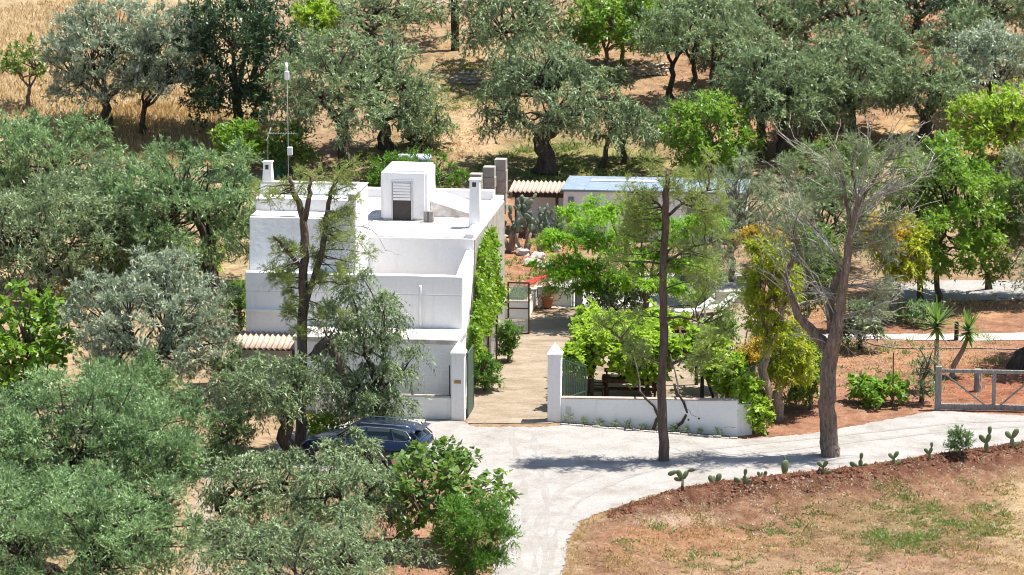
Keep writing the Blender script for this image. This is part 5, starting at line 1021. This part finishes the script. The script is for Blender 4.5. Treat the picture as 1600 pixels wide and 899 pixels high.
tree('shrub', 'thin_shrub', 'thin grey shrub leaning at the wooden gate post', 'shrub', (1440, 632), (1446, 585), (26, 48), r0=.04, low=-.9, mat='olive', dens=.25)
# ---------------------------------------------------------------- wooden field gate on the right and garden posts
Y0 = gp(1466, 641)[1]; g0 = aty(1466, 641, Y0); ang = R_(-5); t = thing('field_gate', 'weathered grey wooden field gate with diagonal braces at the right edge', 'gate', g0, ang); H = 1.62
MB().box((-.14, -.1, -.1), (.1, .1, H + .08)).build('post', 'greywood', t, .015); MB().box((5.0, -.1, -.1), (5.24, .1, H + .08)).build('post', 'greywood', t, .015)
MB().box((.102, -.05, H - .16), (4.998, .05, H - .02)).build('rail', 'greywood', t, .01); MB().box((.102, -.06, .04), (4.998, .06, .26)).build('rail', 'greywood', t, .01)
MB().box((2.0, -.045, .262), (2.14, .045, H - .162)).build('stile', 'greywood', t, .008); MB().box((3.7, -.045, .262), (3.84, .045, H - .162)).build('stile', 'greywood', t, .008)
MB().bar((.22, -.07, H - .2), (1.75, -.07, .24), .10, .05).build('brace', 'greywood', t); MB().bar((3.6, -.07, H - .2), (2.3, -.07, .24), .10, .05).build('brace', 'greywood', t)
for k, (x, y, h, lab, mt) in enumerate([(1527, 612, 36, 'grey wooden stump post behind the field gate', 'greywood'), (1440, 628, 40, 'dark wooden post left of the field gate', 'wood'), (1394, 640, 92, 'thin rusty stake in the red soil', 'rust'), (1494, 532, 30, 'short dark post beside the pale path', 'darkwood')]):
    g = gp(x, y); S = pxm(g); t = thing('garden_post', lab, 'post', g - [0, 0, .1]); r = .16 if k == 0 else (.1 if k in (1, 3) else .025); MB().tube([(0, 0, 0), (.01, 0, h / S * .5), (0, 0, h / S + .1)], [r, r * .95, r * .9], 9, .05, np.random.default_rng(k)).build('shaft', mt, t)
rng = np.random.default_rng(5); q = [gp(x, y) + [0, 0, .03] for x, y in [(1345, 532), (1365, 540), (1400, 545), (1450, 546), (1520, 545), (1620, 548)]]; q, r = finer(np.array(q), np.full(6, .028)); tag(MB().tube(q, r, 6).build('garden_hose', 'greywood', None, 0, True), 'pale hose lying across the red soil right of the dead pine', 'hose')
# ---------------------------------------------------------------- parked car (x forward)
def car():
    p = atz(573, 722); t = thing('parked_car', 'dark blue estate car parked half hidden behind olive branches', 'car', p + [0, 0, .02], R_(180 - 14))
    st = [(-2.30, .70, .42, .78, .84), (-2.22, .80, .26, .95, .99), (-1.9, .88, .20, .98, 1.02), (-1.3, .90, .19, .97, 1.0), (-.4, .91, .19, .96, .985), (.6, .91, .19, .94, .97), (1.05, .90, .19, .92, .98), (1.6, .88, .20, .84, .92), (2.0, .82, .22, .74, .82), (2.22, .70, .28, .62, .68), (2.30, .55, .40, .54, .56)]
    V, n = [], 10
    for x, w_, zb, zs, zt_ in st: V += [(x, -w_ * .85, zb), (x, -w_ * .98, zb + .12), (x, -w_, zb + .30 * (zs - zb) + .12), (x, -w_ * .97, zs), (x, -w_ * .78, zt_), (x, w_ * .78, zt_), (x, w_ * .97, zs), (x, w_, zb + .30 * (zs - zb) + .12), (x, w_ * .98, zb + .12), (x, w_ * .85, zb)]
    m = MB(); k = len(st); m.add(V, [(i * n + j, i * n + (j + 1) % n, (i + 1) * n + (j + 1) % n, (i + 1) * n + j) for i in range(k - 1) for j in range(n)] + [tuple(range(n))[::-1], tuple(range((k - 1) * n, k * n))]); body = m.build('body', 'carpaint', t, 0, True)
    gs = [(-2.12, .74, .99, 1.02), (-1.75, .78, .98, 1.38), (-1.2, .79, .97, 1.45), (-.2, .79, .965, 1.465), (.25, .78, .96, 1.43), (.62, .77, .95, 1.22), (1.08, .74, .93, .96)]; V = []
    for x, w_, zb, zt_ in gs: f = (zt_ - zb) / .5; V += [(x, -w_, zb - .02), (x, -w_ + .16 * f, zt_ - .05 * f), (x, -w_ + .30 * f, zt_), (x, w_ - .30 * f, zt_), (x, w_ - .16 * f, zt_ - .05 * f), (x, w_, zb - .02)]
    m = MB(); n = 6; k = len(gs); m.add(V, [(i * n + j, i * n + j + 1, (i + 1) * n + j + 1, (i + 1) * n + j) for i in range(k - 1) for j in range(n - 1)]); m.build('window_glass', 'carglass', t, 0, True)
    m = MB(); rs = [(-2.0, .40, 1.30), (-1.75, .50, 1.40), (-1.2, .52, 1.47), (-.2, .52, 1.485), (.25, .49, 1.45), (.34, .47, 1.41)]; V = []
    for x, w_, z in rs: V += [(x, -w_ - .11, z - .065), (x, -w_, z), (x, 0, z + .012), (x, w_, z), (x, w_ + .11, z - .065)]
    m.add(V, [(i * 5 + j, i * 5 + j + 1, (i + 1) * 5 + j + 1, (i + 1) * 5 + j) for i in range(5) for j in range(4)]); m.build('roof', 'carpaint', t, 0, True)
    for s in (-1, 1):
        for q in ([(-2.2, s * .76, 1.0), (-1.82, s * .665, 1.38)], [(-1.25, s * .80, .97), (-1.1, s * .655, 1.41)], [(-.25, s * .805, .965), (-.2, s * .655, 1.425)], [(1.08, s * .755, .95), (.3, s * .635, 1.40)]): MB().bar(q[0], q[1], .09 if q[0][0] < -2 else .06, .03).build('pillar', 'carpaint', t)
        MB().tube([(-1.75, s * .52, 1.45), (-1.6, s * .53, 1.50), (0, s * .53, 1.53), (.15, s * .52, 1.48)], .018, 6).build('roof_rail', 'chrome', t, 0, True)
        MB().tube([(.85, s * .785, 1.0), (.25, s * .675, 1.385), (-.2, s * .668, 1.43), (-1.2, s * .668, 1.415), (-1.66, s * .70, 1.33), (-1.86, s * .78, 1.10), (-1.7, s * .81, 1.01), (-.3, s * .815, .985), (.85, s * .79, .985)], .014, 6).build('window_trim', 'chrome', t, 0, True)
        MB().hexa([(-2.3, s * .56, .78), (-2.02, s * .86, .78), (-2.02, s * .87, .78), (-2.32, s * .56, .78), (-2.24, s * .56, .94), (-2.0, s * .845, .94), (-2.0, s * .855, .94), (-2.27, s * .56, .94)]).build('tail_light', 'taillight', t)
        MB().hexa([(2.2, s * .45, .58), (1.95, s * .80, .60), (1.95, s * .81, .60), (2.24, s * .45, .58), (2.12, s * .45, .70), (1.9, s * .79, .74), (1.9, s * .80, .74), (2.17, s * .45, .70)]).build('headlight', 'headlight', t)
        mr = MB().box((.72, s * .98 - .09, .96), (.86, s * .98 + .09, 1.10)).build('wing_mirror', 'carpaint', t, .03); 
        for x in (-.55, .45): MB().box((x - .09, s * .915 - .012, .80), (x + .09, s * .915 + .012, .835)).build('door_handle', 'chrome', t, .006)
        for x in (-1.38, 1.42):
            w_ = thing0 = put('wheel', MB().tube([(x, s * .70, .33), (x, s * .74, .33), (x, s * .90, .33), (x, s * .925, .33)], [.30, .33, .33, .29], 24).mesh('wheel', 0, True), 'tyre', t)
            MB().tube([(x, s * .915, .33), (x, s * .94, .33)], [.22, .20], 18).build('rim', 'rim', w_, 0)
    MB().box((-2.34, -.62, .36), (-2.24, .62, .56)).build('rear_bumper', 'trim', t, .03); MB().box((-2.325, -.26, .62), (-2.30, .26, .73)).build('number_plate', 'whitepaint', t); MB().box((2.2, -.5, .34), (2.31, .5, .52)).build('grille', 'trim', t, .02)
    MB().hexa([(-2.2, -.6, 1.36), (-1.95, -.6, 1.37), (-1.95, .6, 1.37), (-2.2, .6, 1.36), (-2.2, -.58, 1.39), (-1.95, -.58, 1.41), (-1.95, .58, 1.41), (-2.2, .58, 1.39)]).build('spoiler', 'carpaint', t, .01)
car()
